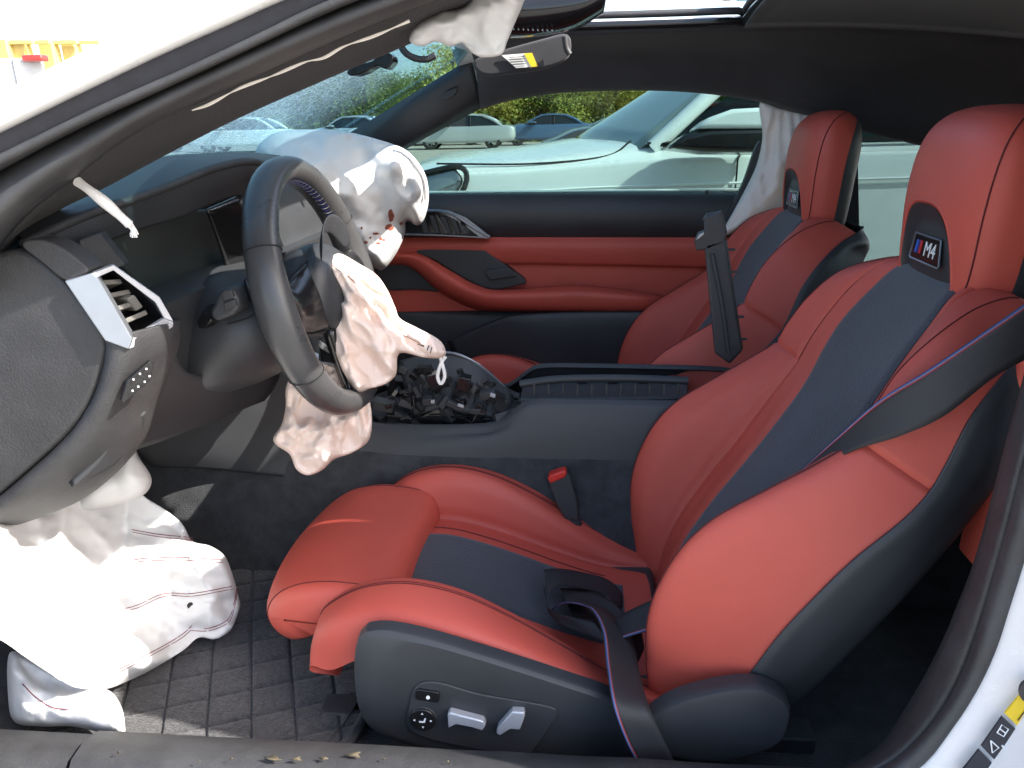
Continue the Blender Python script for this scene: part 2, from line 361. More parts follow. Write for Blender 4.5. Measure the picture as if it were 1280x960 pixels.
class Pillow:
    """a limp fabric bag: outline in pixels at its own depth, swelling to both sides, with folds"""
    def __init__(s, outline, Y, T, rad, folds, back=0.7, step=5, smooth=True, pleats=()):
        s.pleats = pleats
        n = max(60, int(sum(math.dist(outline[i], outline[i-1]) for i in range(len(outline)))/step))
        s.o = even(outline, n, True, smooth); s.T, s.rad, s.folds, s.back, s.step = T, rad, folds, back, step
        s.Y = Y if callable(Y) else (lambda x, y: Y)
        s.K = None; s.A = s.o; s.B = np.roll(s.o, -1, axis=0); s.D = s.B-s.A; s.L = (s.D**2).sum(1)+1e-9
    def creases(s):
        """random fold lines; every line bends the cloth sharply and fades out"""
        K = []
        lo, hi = s.o.min(0), s.o.max(0)
        for n, slope, rad, ang, spread, seed in s.folds:
            rr = random.Random(seed); k = 0
            while k < n:
                x, y = rr.uniform(lo[0], hi[0]), rr.uniform(lo[1], hi[1])
                if not s.inside(x, y): continue
                a = ang+rr.gauss(0, spread); q = rad*rr.uniform(.55, 1.3)
                K.append((x, y, -math.sin(a), math.cos(a), q, q*rr.uniform(2.0, 4.5), slope*rr.choice((1, 1, -.8))*rr.uniform(.5, 1.2), max(0.8, q*.05))); k += 1
        s.K = np.array(K)
    def dist(s, x, y):
        p = np.array([x, y]); t = np.clip(((p-s.A)*s.D).sum(1)/s.L, 0, 1)
        return math.sqrt(((s.A+s.D*t[:, None]-p)**2).sum(1).min())
    def inside(s, x, y):
        a, b = s.A, s.B; c = (a[:, 1] > y) != (b[:, 1] > y)
        with np.errstate(divide='ignore', invalid='ignore'):
            xi = (b[:, 0]-a[:, 0])*(y-a[:, 1])/(b[:, 1]-a[:, 1])+a[:, 0]
        return (np.sum(c & (x < xi)) % 2) == 1
    def h(s, x, y, d=None):
        d = s.dist(x, y) if d is None else d
        k = min(d/s.rad, 1.0); base = math.sqrt(max(0, 1-(1-k)**2)); f = 0
        if s.K is None: s.creases()
        wx = x+5*noise.noise(Vector((x/26, y/26, 3.1))); wy = y+5*noise.noise(Vector((x/26, y/26, 8.7)))
        dx, dy = wx-s.K[:, 0], wy-s.K[:, 1]; dn = dx*s.K[:, 2]+dy*s.K[:, 3]; dt = -dx*s.K[:, 3]+dy*s.K[:, 2]
        g = np.exp(-(dn/s.K[:, 4])**2-(dt/s.K[:, 5])**2)
        f = float((s.K[:, 6]*(s.K[:, 4]*0.45-np.sqrt(dn**2+s.K[:, 7]**2))*g).sum())
        f += s.folds[0][1]*s.folds[0][2]*0.10*fbm(x/18, y/18, 2.0)
        for cx, cy, cnt, amp, sd_ in s.pleats:          # folds fanning out from where the cloth is gathered
            r_ = math.hypot(x-cx, y-cy); th = math.atan2(y-cy, x-cx)
            ph = th*cnt+1.6*noise.noise(Vector((x/55, y/55, sd_)))+0.7*noise.noise(Vector((x/20, y/20, sd_+4)))
            f += amp*(0.55-abs(math.sin(ph))**0.8)*min(1, r_/50)*(0.6+0.8*noise.noise(Vector((x/70+3, y/70, sd_+7))))
        return max(0.003*min(1, d/8), s.T*base+f*min(1, d/8))
    def front(s, x, y, off=0.0): return P(x, y, s.Y(x, y)-s.h(x, y)-off)
    def build(s, name, m, parent):
        st = s.step; lo, hi = s.o.min(0), s.o.max(0); pts = [Vector(p) for p in s.o]; no = len(pts); y = lo[1]; r = 0
        while y < hi[1]:
            x = lo[0]+(st/2 if r % 2 else 0)
            while x < hi[0]:
                if s.inside(x, y) and s.dist(x, y) > st*0.7: pts.append(Vector((x, y)))
                x += st
            y += st*0.87; r += 1
        E = [(i, (i+1) % no) for i in range(no)]
        v2, _, f2, ov, _, _ = geometry.delaunay_2d_cdt(pts, E, [], 1, 1e-4)
        n = len(v2); F = []; V = []; Bk = []
        for p in v2:
            x, y = p; d = s.dist(x, y); h = s.h(x, y, d); e = d < 0.6
            V.append(P(x, y, s.Y(x, y)-(0 if e else h))); Bk.append(P(x, y, s.Y(x, y)+(0.0005 if e else max(0.004, h)*s.back)))
        F = [tuple(f) for f in f2]+[tuple(reversed([i+n for i in f])) for f in f2]
        o = mk(name, V+Bk, F, m, parent, angle=0)
        bm = bmesh.new(); bm.from_mesh(o.data); bmesh.ops.remove_doubles(bm, verts=bm.verts, dist=0.0007)
        bmesh.ops.recalc_face_normals(bm, faces=bm.faces)
        for f in bm.faces: f.smooth = True
        bm.to_mesh(o.data); bm.free()
        return o
def seam_px(name, bag, pts, m, parent, r=0.0009, n=60):
    q = even(pts, n); return tube(name, [bag.front(x, y, 0.0006) for x, y in q], r, m, parent, n=5, res=0)
def copy_tree(o, parent=None, dx=None):
    c = o.copy(); C.objects.link(c); c.parent = parent
    if parent is not None: c.matrix_parent_inverse = o.matrix_parent_inverse.copy()
    for ch in list(o.children): copy_tree(ch, c)
    return c
# ================================================================ ground
def build_ground():
    n = 60; V = []; xs = np.r_[np.linspace(-260, -12, 14), np.linspace(-10, 10, 30), np.linspace(12, 260, 14)]
    ys = np.r_[np.linspace(-120, -10, 8), np.linspace(-8, 12, 24), np.linspace(14, 300, 14)]
    for y in ys:
        for x in xs: V.append((x, y, 0.02*fbm(x*0.7, y*0.7) if abs(x) < 12 and -9 < y < 13 else 0))
    o = mk('ground', V, gridfaces(len(xs), len(ys)), 'ground', angle=0); tag(o, None, None, kind='structure')
build_ground()

# ================================================================ the coupe: shell, glass, roof, pillars, sill, floor
car = empty('wrecked_coupe', (0.2, 0, 0), 'white two door coupe with driver door open, cracked windshield and black and red cabin', 'car')

# floor, tunnel carpet, firewall
solid_poly('floor_pan', [(-1.05, -0.78, 0.295), (1.45, -0.78, 0.295), (1.45, 0.78, 0.295), (-1.05, 0.78, 0.295)], (0, 0, -0.05), 'carpet', car, bevel=0)
V = []; prof = [(-0.22, 0.30), (-0.20, 0.34), (-0.17, 0.44), (-0.15, 0.53), (-0.12, 0.57), (0.12, 0.57), (0.15, 0.53), (0.17, 0.44), (0.20, 0.34), (0.22, 0.30)]
xs = np.linspace(-1.0, 1.1, 24)
for x in xs:
    for k, (y, z) in enumerate(prof): V.append((x, y+0.004*fbm(x*5, z*8), z+0.004*fbm(x*6, y*6)))
mk('tunnel_carpet', V, gridfaces(len(prof), len(xs)), 'carpet', car)
V = []; prof = [(-0.62, 0.297), (-0.78, 0.31), (-0.92, 0.42), (-1.02, 0.6), (-1.06, 1.0)]
for y in np.linspace(-0.76, 0.76, 12):
    for x, z in prof: V.append((x, y, z))
mk('footwell_carpet', V, gridfaces(5, 12), 'carpet', car)
# sill: carpeted trim, seal and painted rocker along the lower edge of the opening
def sweep_x(name, prof, xs, m, parent, fy=None, bevel=0):
    V = []
    for x in xs:
        dy, dz = fy(x) if fy else (0, 0)
        for y, z in prof: V.append((x, y+dy, z+dz))
    n = len(prof); f = gridfaces(n, len(xs), True); f += [tuple(range(n)), tuple(range((len(xs)-1)*n, len(xs)*n))]
    return mk(name, V, f, m, parent, bevel=bevel, angle=45)
xs = np.linspace(-0.95, 0.34, 40)
sweep_x('sill_trim', [(-0.72, 0.298), (-0.72, 0.392), (-0.735, 0.414), (-0.765, 0.424), (-0.79, 0.421), (-0.805, 0.406), (-0.81, 0.29)], np.linspace(-0.62, 0.36, 40), 'grey_plastic', car, fy=lambda x: (0, 0.006*x+0.002*fbm(x*9, 1)))
sweep_x('sill_trim', [(-0.72, 0.298), (-0.72, 0.384), (-0.735, 0.406), (-0.765, 0.414), (-0.79, 0.411), (-0.805, 0.396), (-0.81, 0.29)], np.linspace(-1.05, -0.628, 16), 'grey_plastic', car, fy=lambda x: (0, 0.004*x))
tube('sill_seal', [(x, -0.835+0.002*math.sin(x*9), 0.392+0.003*math.sin(x*5)) for x in np.linspace(-1.05, 0.33, 30)], 0.024, 'rubber', car, n=12, res=60)
sweep_x('rocker_panel', [(-0.82, 0.12), (-0.82, 0.362), (-0.85, 0.372), (-0.90, 0.36), (-0.93, 0.31), (-0.92, 0.22), (-0.88, 0.14)], np.linspace(-1.05, 1.3, 10), 'white_paint', car)
# leaf and dirt scraps on the sill
rd = random.Random(2)
for x, y, sz in [(342, 952, .9), (372, 953, .5), (405, 952, .5), (443, 947, .8), (250, 956, .2), (290, 953, .18), (480, 953, .15), (150, 945, .2), (560, 956, .15)]:
    p = PZ(x, y, 0.424); a = rd.random()*6
    V = [(p[0]+sz*r*math.cos(a+t), p[1]+sz*r*0.4*math.sin(a+t), p[2]+0.003+0.004*rd.random()) for t, r in [(0, .017), (.6, .007), (1.3, .009), (2.2, .014), (3.0, .006), (3.6, .013), (4.4, .007), (5.4, .010)]]
    mk('dirt_scrap', V, [tuple(range(8))], 'grime', car, solid=0.0008)

# near A pillar: painted outside, dark frame, rubber seals and fabric trim
L0 = [(-60, 190), (0, 163), (100, 114), (200, 66), (287, 27), (347, 0), (440, -38), (620, -95), (800, -135), (1000, -165)]
L1 = [(-60, 218), (0, 193), (127, 133), (233, 87), (333, 40), (393, 10), (480, -26), (650, -80), (820, -118), (1000, -145)]
L2 = [(-60, 250), (0, 214), (100, 160), (200, 113), (300, 66), (400, 20), (490, -14), (650, -62), (820, -100), (1000, -128)]
L3 = [(-60, 400), (-10, 318), (33, 267), (83, 228), (143, 180), (200, 147), (300, 101), (420, 47), (500, 14), (650, -40), (820, -80), (1000, -108)]
L4 = [(-40, 368), (7, 313), (60, 267), (133, 230), (207, 190), (300, 143), (420, 90), (510, 52), (580, 20), (690, -22), (840, -60), (1000, -90)]
def strip(name, rows, m, n=70, w=8, solid=0.006, parent=car):
    """curved strip through several pixel curves, each at its own depth"""
    E_ = [[P(x, y, Yd) for x, y in even(c, n)] for c, Yd in rows]
    S = Surf(np.array(E_).transpose(1, 0, 2)); nu = (len(rows)-1)*w+1
    V = [S.at((len(rows)-1)*i/(nu-1), j) for j in range(n) for i in range(nu)]
    return mk(name, V, gridfaces(nu, n), m, parent, angle=0, solid=solid)
def mid(a, b, t=0.5, n=40): return list(even(a, n)*(1-t)+even(b, n)*t)
up = lambda c, d: [(x-d*0.42, y-d*0.9) for x, y in c]
strip('a_pillar_panel', [(L0, -0.80), (up(L0, 5), -0.815), (up(L0, 15), -0.82), (up(L0, 28), -0.80), (up(L0, 37), -0.76), (up(L0, 39), -0.66)], 'white_paint')
strip('a_pillar_frame', [(up(L0, -1), -0.803), (mid(L0, L1), -0.802), (L1, -0.80)], 'dark_paint')
strip('door_seal', [(L1, -0.795), (mid(L1, L2, 0.3), -0.812), (mid(L1, L2, 0.6), -0.80), (mid(L1, L2, 0.8), -0.77), (L2, -0.76)], 'rubber')
strip('door_seal', [(L2, -0.755), (mid(L2, L3, 0.15), -0.785), (mid(L2, L3, 0.45), -0.80), (mid(L2, L3, 0.75), -0.775), (mid(L2, L3, 0.82), -0.75), (L3, -0.70)], 'rubber', w=6)
strip('a_pillar_trim', [(mid(L2, L3, 0.93), -0.715), (mid(L3, L4, 0.35), -0.675), (mid(L3, L4, 0.7), -0.635), (L4, -0.60), (up(L4, 8), -0.585), (up(L4, 30), -0.60)], 'pillar_fabric')
# torn white edge of the burst pillar trim
tube('torn_edge', [P(x, y, Yq) for x, y, Yq in [(240, 138, -.725), (262, 130, -.725), (300, 110, -.725), (340, 95, -.72), (380, 78, -.72), (405, 72, -.72), (430, 58, -.72), (470, 44, -.715), (512, 26, -.71)]], 0.0015, 'cream_fabric', car, n=6, res=60, rad=lambda t: 0.35+0.7*abs(math.sin(t*17)))

# rear edge of the opening: seal, grey trim and white jamb
J0 = [(1060, 1010), (1146, 960), (1185, 914), (1218, 864), (1243, 812), (1260, 760), (1282, 690), (1320, 560), (1365, 400), (1400, 250), (1400, 60), (1370, -60), (1300, -130)]
J1 = [(1010, 1010), (1102, 960), (1139, 933), (1177, 889), (1202, 843), (1217, 802), (1232, 755), (1258, 660), (1288, 545), (1332, 400), (1370, 250), (1370, 80), (1340, -40), (1270, -110)]
J2 = [(960, 1000), (1072, 956), (1108, 930), (1133, 895), (1164, 843), (1187, 797), (1204, 755), (1228, 690), (1266, 545), (1306, 400), (1344, 250), (1345, 90), (1320, -20), (1250, -90)]
out = lambda c, d: [(x+d*0.85, y+d*0.45) for x, y in c]
strip('b_pillar_jamb', [(J0, -0.825), (out(J0, 12), -0.835), (out(J0, 60), -0.85), (out(J0, 110), -0.88), (out(J0, 190), -0.93)], 'jamb_paint')
strip('door_seal', [(J0, -0.822), (mid(J0, J1, 0.1), -0.83), (mid(J0, J1, 0.6), -0.825), (J1, -0.80)], 'rubber')
strip('b_pillar_trim', [(J1, -0.80), (mid(J1, J2, 0.15), -0.806), (mid(J1, J2, 0.6), -0.79), (mid(J1, J2, 0.9), -0.77), (J2, -0.735), (out(J2, -3), -0.70), (out(J2, 2), -0.66)], 'grey_plastic')
# labels on the jamb
jn = lambda x, y: P(x, y, -0.858)
lab = solid_poly('tyre_label', [jn(1278, 866), jn(1256, 892), jn(1290, 925), jn(1312, 898)], (0, 0.002, 0), 'yellow', car, bevel=0)
for k in range(4):
    a, b = jn(1272+k*5, 900+k*5), jn(1284+k*5, 884+k*5)
    tube('print_line', [a-np.array((0, .0006, 0)), b-np.array((0, .0006, 0))], 0.0006, 'print_black', lab, n=4, res=2)
lab = solid_poly('warning_label', [jn(1253, 896), jn(1227, 933), jn(1272, 980), jn(1300, 940)], (0, 0.002, 0), 'label_dark', car, bevel=0)
def outl(pts, closed=True, r=0.0007):
    tube('pictogram', [jn(x, y)-np.array((0, .0008, 0)) for x, y in pts]+([jn(*pts[0])-np.array((0, .0008, 0))] if closed else []), r, 'print_white', lab, n=4, res=0)
outl([(1238, 925), (1248, 934), (1240, 940)]); outl([(1246, 915), (1252, 905), (1260, 911), (1254, 920)]); outl([(1249, 910), (1257, 916)], False)
outl([(1250, 943), (1258, 930), (1266, 922), (1271, 928), (1262, 940), (1256, 948)]); outl([(1252, 931), (1266, 945)], False, .001); outl([(1266, 930), (1250, 946)], False, .001)
outl([(1264, 958), (1270, 946), (1278, 944), (1282, 952), (1274, 962)])
solid_poly('data_label', [jn(1224, 937), jn(1196, 972), jn(1240, 1010), jn(1268, 984)], (0, 0.002, 0), 'label_dark', car, bevel=0)
solid_poly('round_plug', [jn(1284+12*math.cos(a), 862+14*math.sin(a)) for a in np.linspace(0, 6.28, 16, False)], (0, -0.004, 0), 'grey_plastic', car, bevel=0.001)

# rear quarter of the near side, rear bulkhead, rear glass: close the cabin behind the opening
def quad_sheet(name, rows, m, parent, nu=12, nv=12, solid=0.01):
    S = Surf(rows); V = [S.at((S.nu-1)*i/(nu-1), (S.nv-1)*j/(nv-1)) for j in range(nv) for i in range(nu)]
    return mk(name, V, gridfaces(nu, nv), m, parent, angle=0, solid=solid)
quad_sheet('rear_side_panel', [[(0.44, -0.70, 0.30), (0.8, -0.70, 0.30), (1.3, -0.68, 0.30)], [(0.50, -0.71, 0.65), (0.8, -0.70, 0.65), (1.3, -0.68, 0.7)], [(0.55, -0.70, 0.95), (0.8, -0.68, 0.97), (1.3, -0.66, 1.0)], [(0.56, -0.66, 1.10), (0.85, -0.64, 1.12), (1.3, -0.60, 1.12)], [(0.5, -0.58, 1.28), (0.85, -0.56, 1.26), (1.3, -0.54, 1.2)]], 'black_plastic', car)
quad_sheet('quarter_panel', [[(0.42, -0.86, 0.30), (0.9, -0.90, 0.30), (1.6, -0.92, 0.30), (2.1, -0.85, 0.35)], [(0.44, -0.86, 0.65), (0.9, -0.92, 0.68), (1.6, -0.95, 0.7), (2.1, -0.86, 0.7)], [(0.50, -0.84, 0.95), (0.9, -0.88, 0.97), (1.6, -0.92, 0.98), (2.1, -0.82, 0.98)], [(0.50, -0.78, 1.10), (0.9, -0.78, 1.10), (1.6, -0.74, 1.02), (2.1, -0.70, 1.0)], [(0.40, -0.64, 1.31), (0.85, -0.62, 1.30), (1.4, -0.58, 1.2), (2.1, -0.60, 1.02)]], 'white_paint', car, 20, 16)
for sgn in (1,):
    quad_sheet('rear_side_panel', [[(0.62, 0.74, 0.30), (1.3, 0.70, 0.30)], [(0.62, 0.73, 0.6), (1.3, 0.69, 0.6)], [(0.62, 0.72, 0.76), (1.3, 0.68, 0.78)]], 'black_plastic', car)
quad_sheet('rear_bulkhead', [[(1.30, -0.72, 0.28), (1.30, 0.72, 0.28)], [(1.38, -0.70, 0.65), (1.38, 0.70, 0.65)], [(1.5, -0.66, 0.95), (1.5, 0.66, 0.95)], [(1.9, -0.66, 0.98), (1.9, 0.66, 0.98)]], 'carpet', car)
quad_sheet('rear_window', [[(1.15, -0.54, 1.26), (1.18, 0, 1.30), (1.15, 0.54, 1.26)], [(1.95, -0.62, 0.99), (2.0, 0, 1.0), (1.95, 0.62, 0.99)]], 'roof_glass', car, solid=0.005)

# far A pillar, windshield, far roof rail and headliner
strip('passenger_pillar_trim', [([(380, 195), (440, 165), (510, 122), (587, 75)], 0.60), ([(410, 205), (455, 174), (520, 130), (592, 84)], 0.585), ([(440, 215), (490, 185), (550, 150), (600, 118)], 0.61), ([(455, 216), (507, 185), (560, 156), (603, 133)], 0.655)], 'black_plastic', n=30)
o = slab('airbag_tab', [(552, 122), (556, 115), (572, 109), (571, 115), (567, 120), (554, 126)], 0.575, 0.006, 'grey_plastic', car, bevel=0.001)
wn = even([(-60, 375), (7, 313), (60, 267), (133, 230), (207, 190), (300, 143), (420, 90), (520, 44)], 20)
ws0 = [P(x, y, -0.575) for x, y in wn]
wf = even([(330, 232), (440, 165), (510, 120), (595, 68)], 20)
ws1 = [P(x, y, 0.60) for x, y in wf]
G = []
for i in range(20):
    a, b = ws0[i], ws1[i]; c = (a+b)/2+np.array((-0.11, 0, 0.035)); G.append([a, (a+c)/2+np.array((-.027, 0, .009)), c, (b+c)/2+np.array((-.027, 0, .009)), b])
quad_sheet('windshield', G, 'windshield', car, 24, 40, solid=0.005)
RX = [(602, 133), (640, 122), (700, 113), (780, 110), (860, 112), (942, 122), (976, 133), (1010, 142), (1061, 156), (1162, 181), (1260, 205)]
rail = np.array([P(x, y, 0.62) for x, y in even(RX, 40)])
def roofz(x, y): return 1.383-0.10*max(0, x-0.35)**2*1.1-0.06*max(0, -x-0.05)**1.2-0.10*abs(y/0.6)**3
SR = (-0.16, 0.335, -0.54, 0.40)      # sunroof opening, its unseen near edge widened so sun reaches the wheel airbag
# headliner: far side slope from the rail up to the roof, then the flat of the roof round the opening
V = []; cols = 14
for i in range(40):
    p = rail[i]; t = np.array((p[0], 0.405, roofz(p[0], 0.40)-0.018))
    k1 = p+np.array((0, -0.012, -0.004)); k2 = p+np.array((0, -0.045, 0.014))
    pts = [p+np.array((0, 0.03, 0.004)), p+np.array((0, 0.004, -0.004)), k1, k2, p*0.5+t*0.5+np.array((0, 0.012, 0.018)), t]
    for q in even(pts, cols): V.append(q)
mk('headliner', V, gridfaces(cols, 40), 'headliner', car, angle=0, solid=0.006)
def roof_patch(name, x0, x1, y0, y1, off, m, nx=14, ny=10, solid=0.006):
    V = [(x, y, roofz(x, y)+off) for x in np.linspace(x0, x1, nx) for y in np.linspace(y0, y1, ny)]
    return mk(name, V, gridfaces(ny, nx), m, car, angle=0, solid=solid)
roof_patch('headliner', SR[1], 1.25, -0.57, 0.41, -0.018, 'headliner', 26, 24)
roof_patch('headliner', -0.30, SR[0], -0.56, 0.41, -0.018, 'headliner', 10, 24)
roof_patch('headliner', SR[0], SR[1], -0.575, SR[2], -0.018, 'headliner', 10, 6)
roof_patch('roof_panel', SR[1]+0.0, 1.25, -0.62, 0.62, 0.012, 'white_paint', 20, 24)
roof_patch('roof_panel', -0.33, SR[0]-0.02, -0.62, 0.62, 0.012, 'white_paint', 10, 24)
roof_patch('roof_panel', SR[0]-0.02, SR[1]+0.0, -0.62, SR[2]-0.02, 0.012, 'white_paint', 10, 6)
roof_patch('roof_panel', SR[0]-0.02, SR[1]+0.0, SR[3]+0.035, 0.62, 0.012, 'white_paint', 10, 6)
quad_sheet('roof_side', [[(x, 0.62, roofz(x, .62)+0.012) for x in np.linspace(-.3, 1.3, 8)], [tuple(np.array(rail[int(i)])+np.array((0, 0.06, 0.01))) for i in np.linspace(0, 39, 8)]], 'white_paint', car)
# sunroof frame and the glass panel slid back above the roof
fx = [(SR[0], SR[2]), (SR[1], SR[2]), (SR[1], SR[3]), (SR[0], SR[3])]
ring = even([(SR[0], SR[2]+.03), (SR[0]+.03, SR[2]), (SR[1]-.03, SR[2]), (SR[1], SR[2]+.03), (SR[1], SR[3]-.03), (SR[1]-.03, SR[3]), (SR[0]+.03, SR[3]), (SR[0], SR[3]-.03)], 80, True)
tube('sunroof_frame', [(x, y, roofz(x, y)-0.008) for x, y in ring], 0.009, 'gloss_black', car, n=8, closed=True, res=120)
tube('sunroof_seal', [(x, y*1.025, roofz(x, y)+0.014) for x, y in ring], 0.008, 'rubber', car, n=8, closed=True, res=120)
GX0, GX1 = 0.30, 0.86
V = [(x, y, roofz(x, y)+0.035+0.02*(1-(x-GX0)/(GX1-GX0))) for x in np.linspace(GX0, GX1, 10) for y in np.linspace(-0.42, 0.42, 16)]
mk('sunroof_panel', V, gridfaces(16, 10), 'gloss_black', car, angle=0, solid=0.008)
tube('sunroof_panel_edge', [(GX0-0.004, y, roofz(GX0, y)+0.050) for y in np.linspace(-0.42, 0.42, 12)], 0.016, 'gloss_black', car, n=10, res=40, flat=0.8)
V = [(x, y, roofz(x, y)+0.026) for x in np.linspace(GX0+0.01, GX0+0.05, 3) for y in np.linspace(-0.38, 0.38, 10)]
mk('sunroof_glass_edge', V, gridfaces(10, 3), 'roof_glass', car, angle=0, solid=0.004)
# own hood and fenders seen through and beside the windshield
V = []
for x in np.linspace(-0.86, -1.95, 16):
    t = (x+0.86)/-1.09
    for y in np.linspace(-0.80, 0.80, 17):
        V.append((x, y, 1.0-0.09*t-0.10*t**4-0.07*abs(y/0.8)**4-0.012*(1 if 0.45 < abs(y) < 0.55 else 0)))
mk('hood', V, gridfaces(17, 16), 'white_paint', car, angle=0, solid=0.01)
quad_sheet('front_fender', [[(-0.80, -0.80, 0.99), (-1.3, -0.80, 0.93), (-1.95, -0.76, 0.80)], [(-0.80, -0.90, 0.90), (-1.3, -0.92, 0.85), (-1.95, -0.84, 0.72)], [(-0.80, -0.90, 0.40), (-1.3, -0.93, 0.6), (-1.95, -0.84, 0.45)]], 'white_paint', car)
quad_sheet('front_fender', [[(-0.80, 0.80, 0.99), (-1.3, 0.80, 0.93), (-1.95, 0.76, 0.80)], [(-0.80, 0.90, 0.90), (-1.3, 0.92, 0.85), (-1.95, 0.84, 0.72)], [(-0.80, 0.90, 0.40), (-1.3, 0.93, 0.6), (-1.95, 0.84, 0.45)]], 'white_paint', car)
def wheel(parent, c, r, wd, side, rim='silver'):
    V = []; prof = [(0.62, 0.5), (0.9, 0.5), (1.0, 0.35), (1.0, -0.35), (0.9, -0.5), (0.62, -0.5)]; n = 28
    for i in range(n):
        a = 2*math.pi*i/n
        for q, h in prof: V.append((c[0]+r*q*math.cos(a), c[1]+h*wd, c[2]+r*q*math.sin(a)))
    k = len(prof); f = [(i*k+j, i*k+(j+1) % k, ((i+1) % n)*k+(j+1) % k, ((i+1) % n)*k+j) for i in range(n) for j in range(k)]
    t = mk('wheel', V, f, 'tyre', parent)
    V = []; f = []
    for s in range(5):
        a = 2*math.pi*s/5
        for da, q in ((-0.25, .1), (-0.10, .63), (0.10, .63), (0.25, .1)):
            for h in (side*0.42, side*0.25): V.append((c[0]+r*q*math.cos(a+da), c[1]+h*wd, c[2]+r*q*math.sin(a+da)))
        b = s*8; f += [(b, b+2, b+4, b+6), (b+1, b+3, b+5, b+7), (b, b+2, b+3, b+1), (b+2, b+4, b+5, b+3), (b+4, b+6, b+7, b+5), (b, b+6, b+7, b+1)]
    mk('rim', V, f, rim, t)
    return t
for x in (-1.2, 1.65):
    for s in (-1, 1): wheel(car, (x, s*0.80, 0.34), 0.34, 0.24, s)
# ================================================================ sport seats
TH = R(32); TT = np.array([math.sin(TH), 0, math.cos(TH)]); NN = np.array([-math.cos(TH), 0, math.sin(TH)]); BB = np.array([0.11, 0, 0.40]); SC = -0.372
def BL(y, v, d): return BB+TT*v+NN*d+np.array((0, SC+y, 0))
BROWS = [  # v, centre d, stripe edge, crease, bolster inside, crest, outer edge  (half, mirrored)
 (-.05, -.05, (.07, -.05), (.14, -.05), (.185, -.02), (.21, -.03), (.225, -.09)),
 (.03, -.026, (.074, -.026), (.148, -.022), (.185, .03), (.222, .035), (.25, -.07)),
 (.10, -.015, (.078, -.015), (.152, -.010), (.19, .062), (.228, .075), (.262, -.06)),
 (.18, -.012, (.08, -.012), (.155, -.008), (.192, .078), (.232, .092), (.268, -.05)),
 (.25, -.014, (.08, -.014), (.155, -.010), (.192, .072), (.234, .086), (.27, -.05)),
 (.32, -.018, (.088, -.018), (.158, -.010), (.193, .048), (.235, .058), (.27, -.055)),
 (.39, -.024, (.102, -.022), (.160, -.010), (.194, .022), (.235, .026), (.266, -.07)),
 (.435, -.024, (.114, -.022), (.162, -.010), (.194, .008), (.23, .010), (.26, -.075)),
 (.475, -.020, (.120, -.016), (.162, -.004), (.192, .010), (.224, .016), (.254, -.070)),
 (.53, -.015, (.120, -.010), (.158, .000), (.186, .014), (.214, .018), (.246, -.060)),
 (.59, -.014, (.110, -.012), (.146, .000), (.176, .010), (.205, .002), (.23, -.065)),
 (.64, -.018, (.096, -.018), (.126, -.014), (.152, -.018), (.176, -.03), (.198, -.085)),
 (.672, -.045, (.084, -.046), (.11, -.050), (.134, -.058), (.152, -.07), (.166, -.11)),
 (.675, -.10, (.07, -.10), (.10, -.105), (.122, -.11), (.14, -.118), (.15, -.13)),
]
def brow(r):
    v, d0 = r[0], r[1]; h = r[2:]
    return [BL(-y, v, d) for y, d in reversed(h)]+[BL(0, v, d0)]+[BL(y, v, d) for y, d in h]
BS = Surf([brow(r) for r in BROWS]); VM = len(BROWS)-1
def seam(name, S, pts, m, parent, r=0.0009, sgn=1, off=0.0, n=60):
    q = even(pts, n); return tube(name, [S.at(u, v)+S.nrm(u, v)*sgn*off for u, v in q], r, m, parent, n=5, res=0)
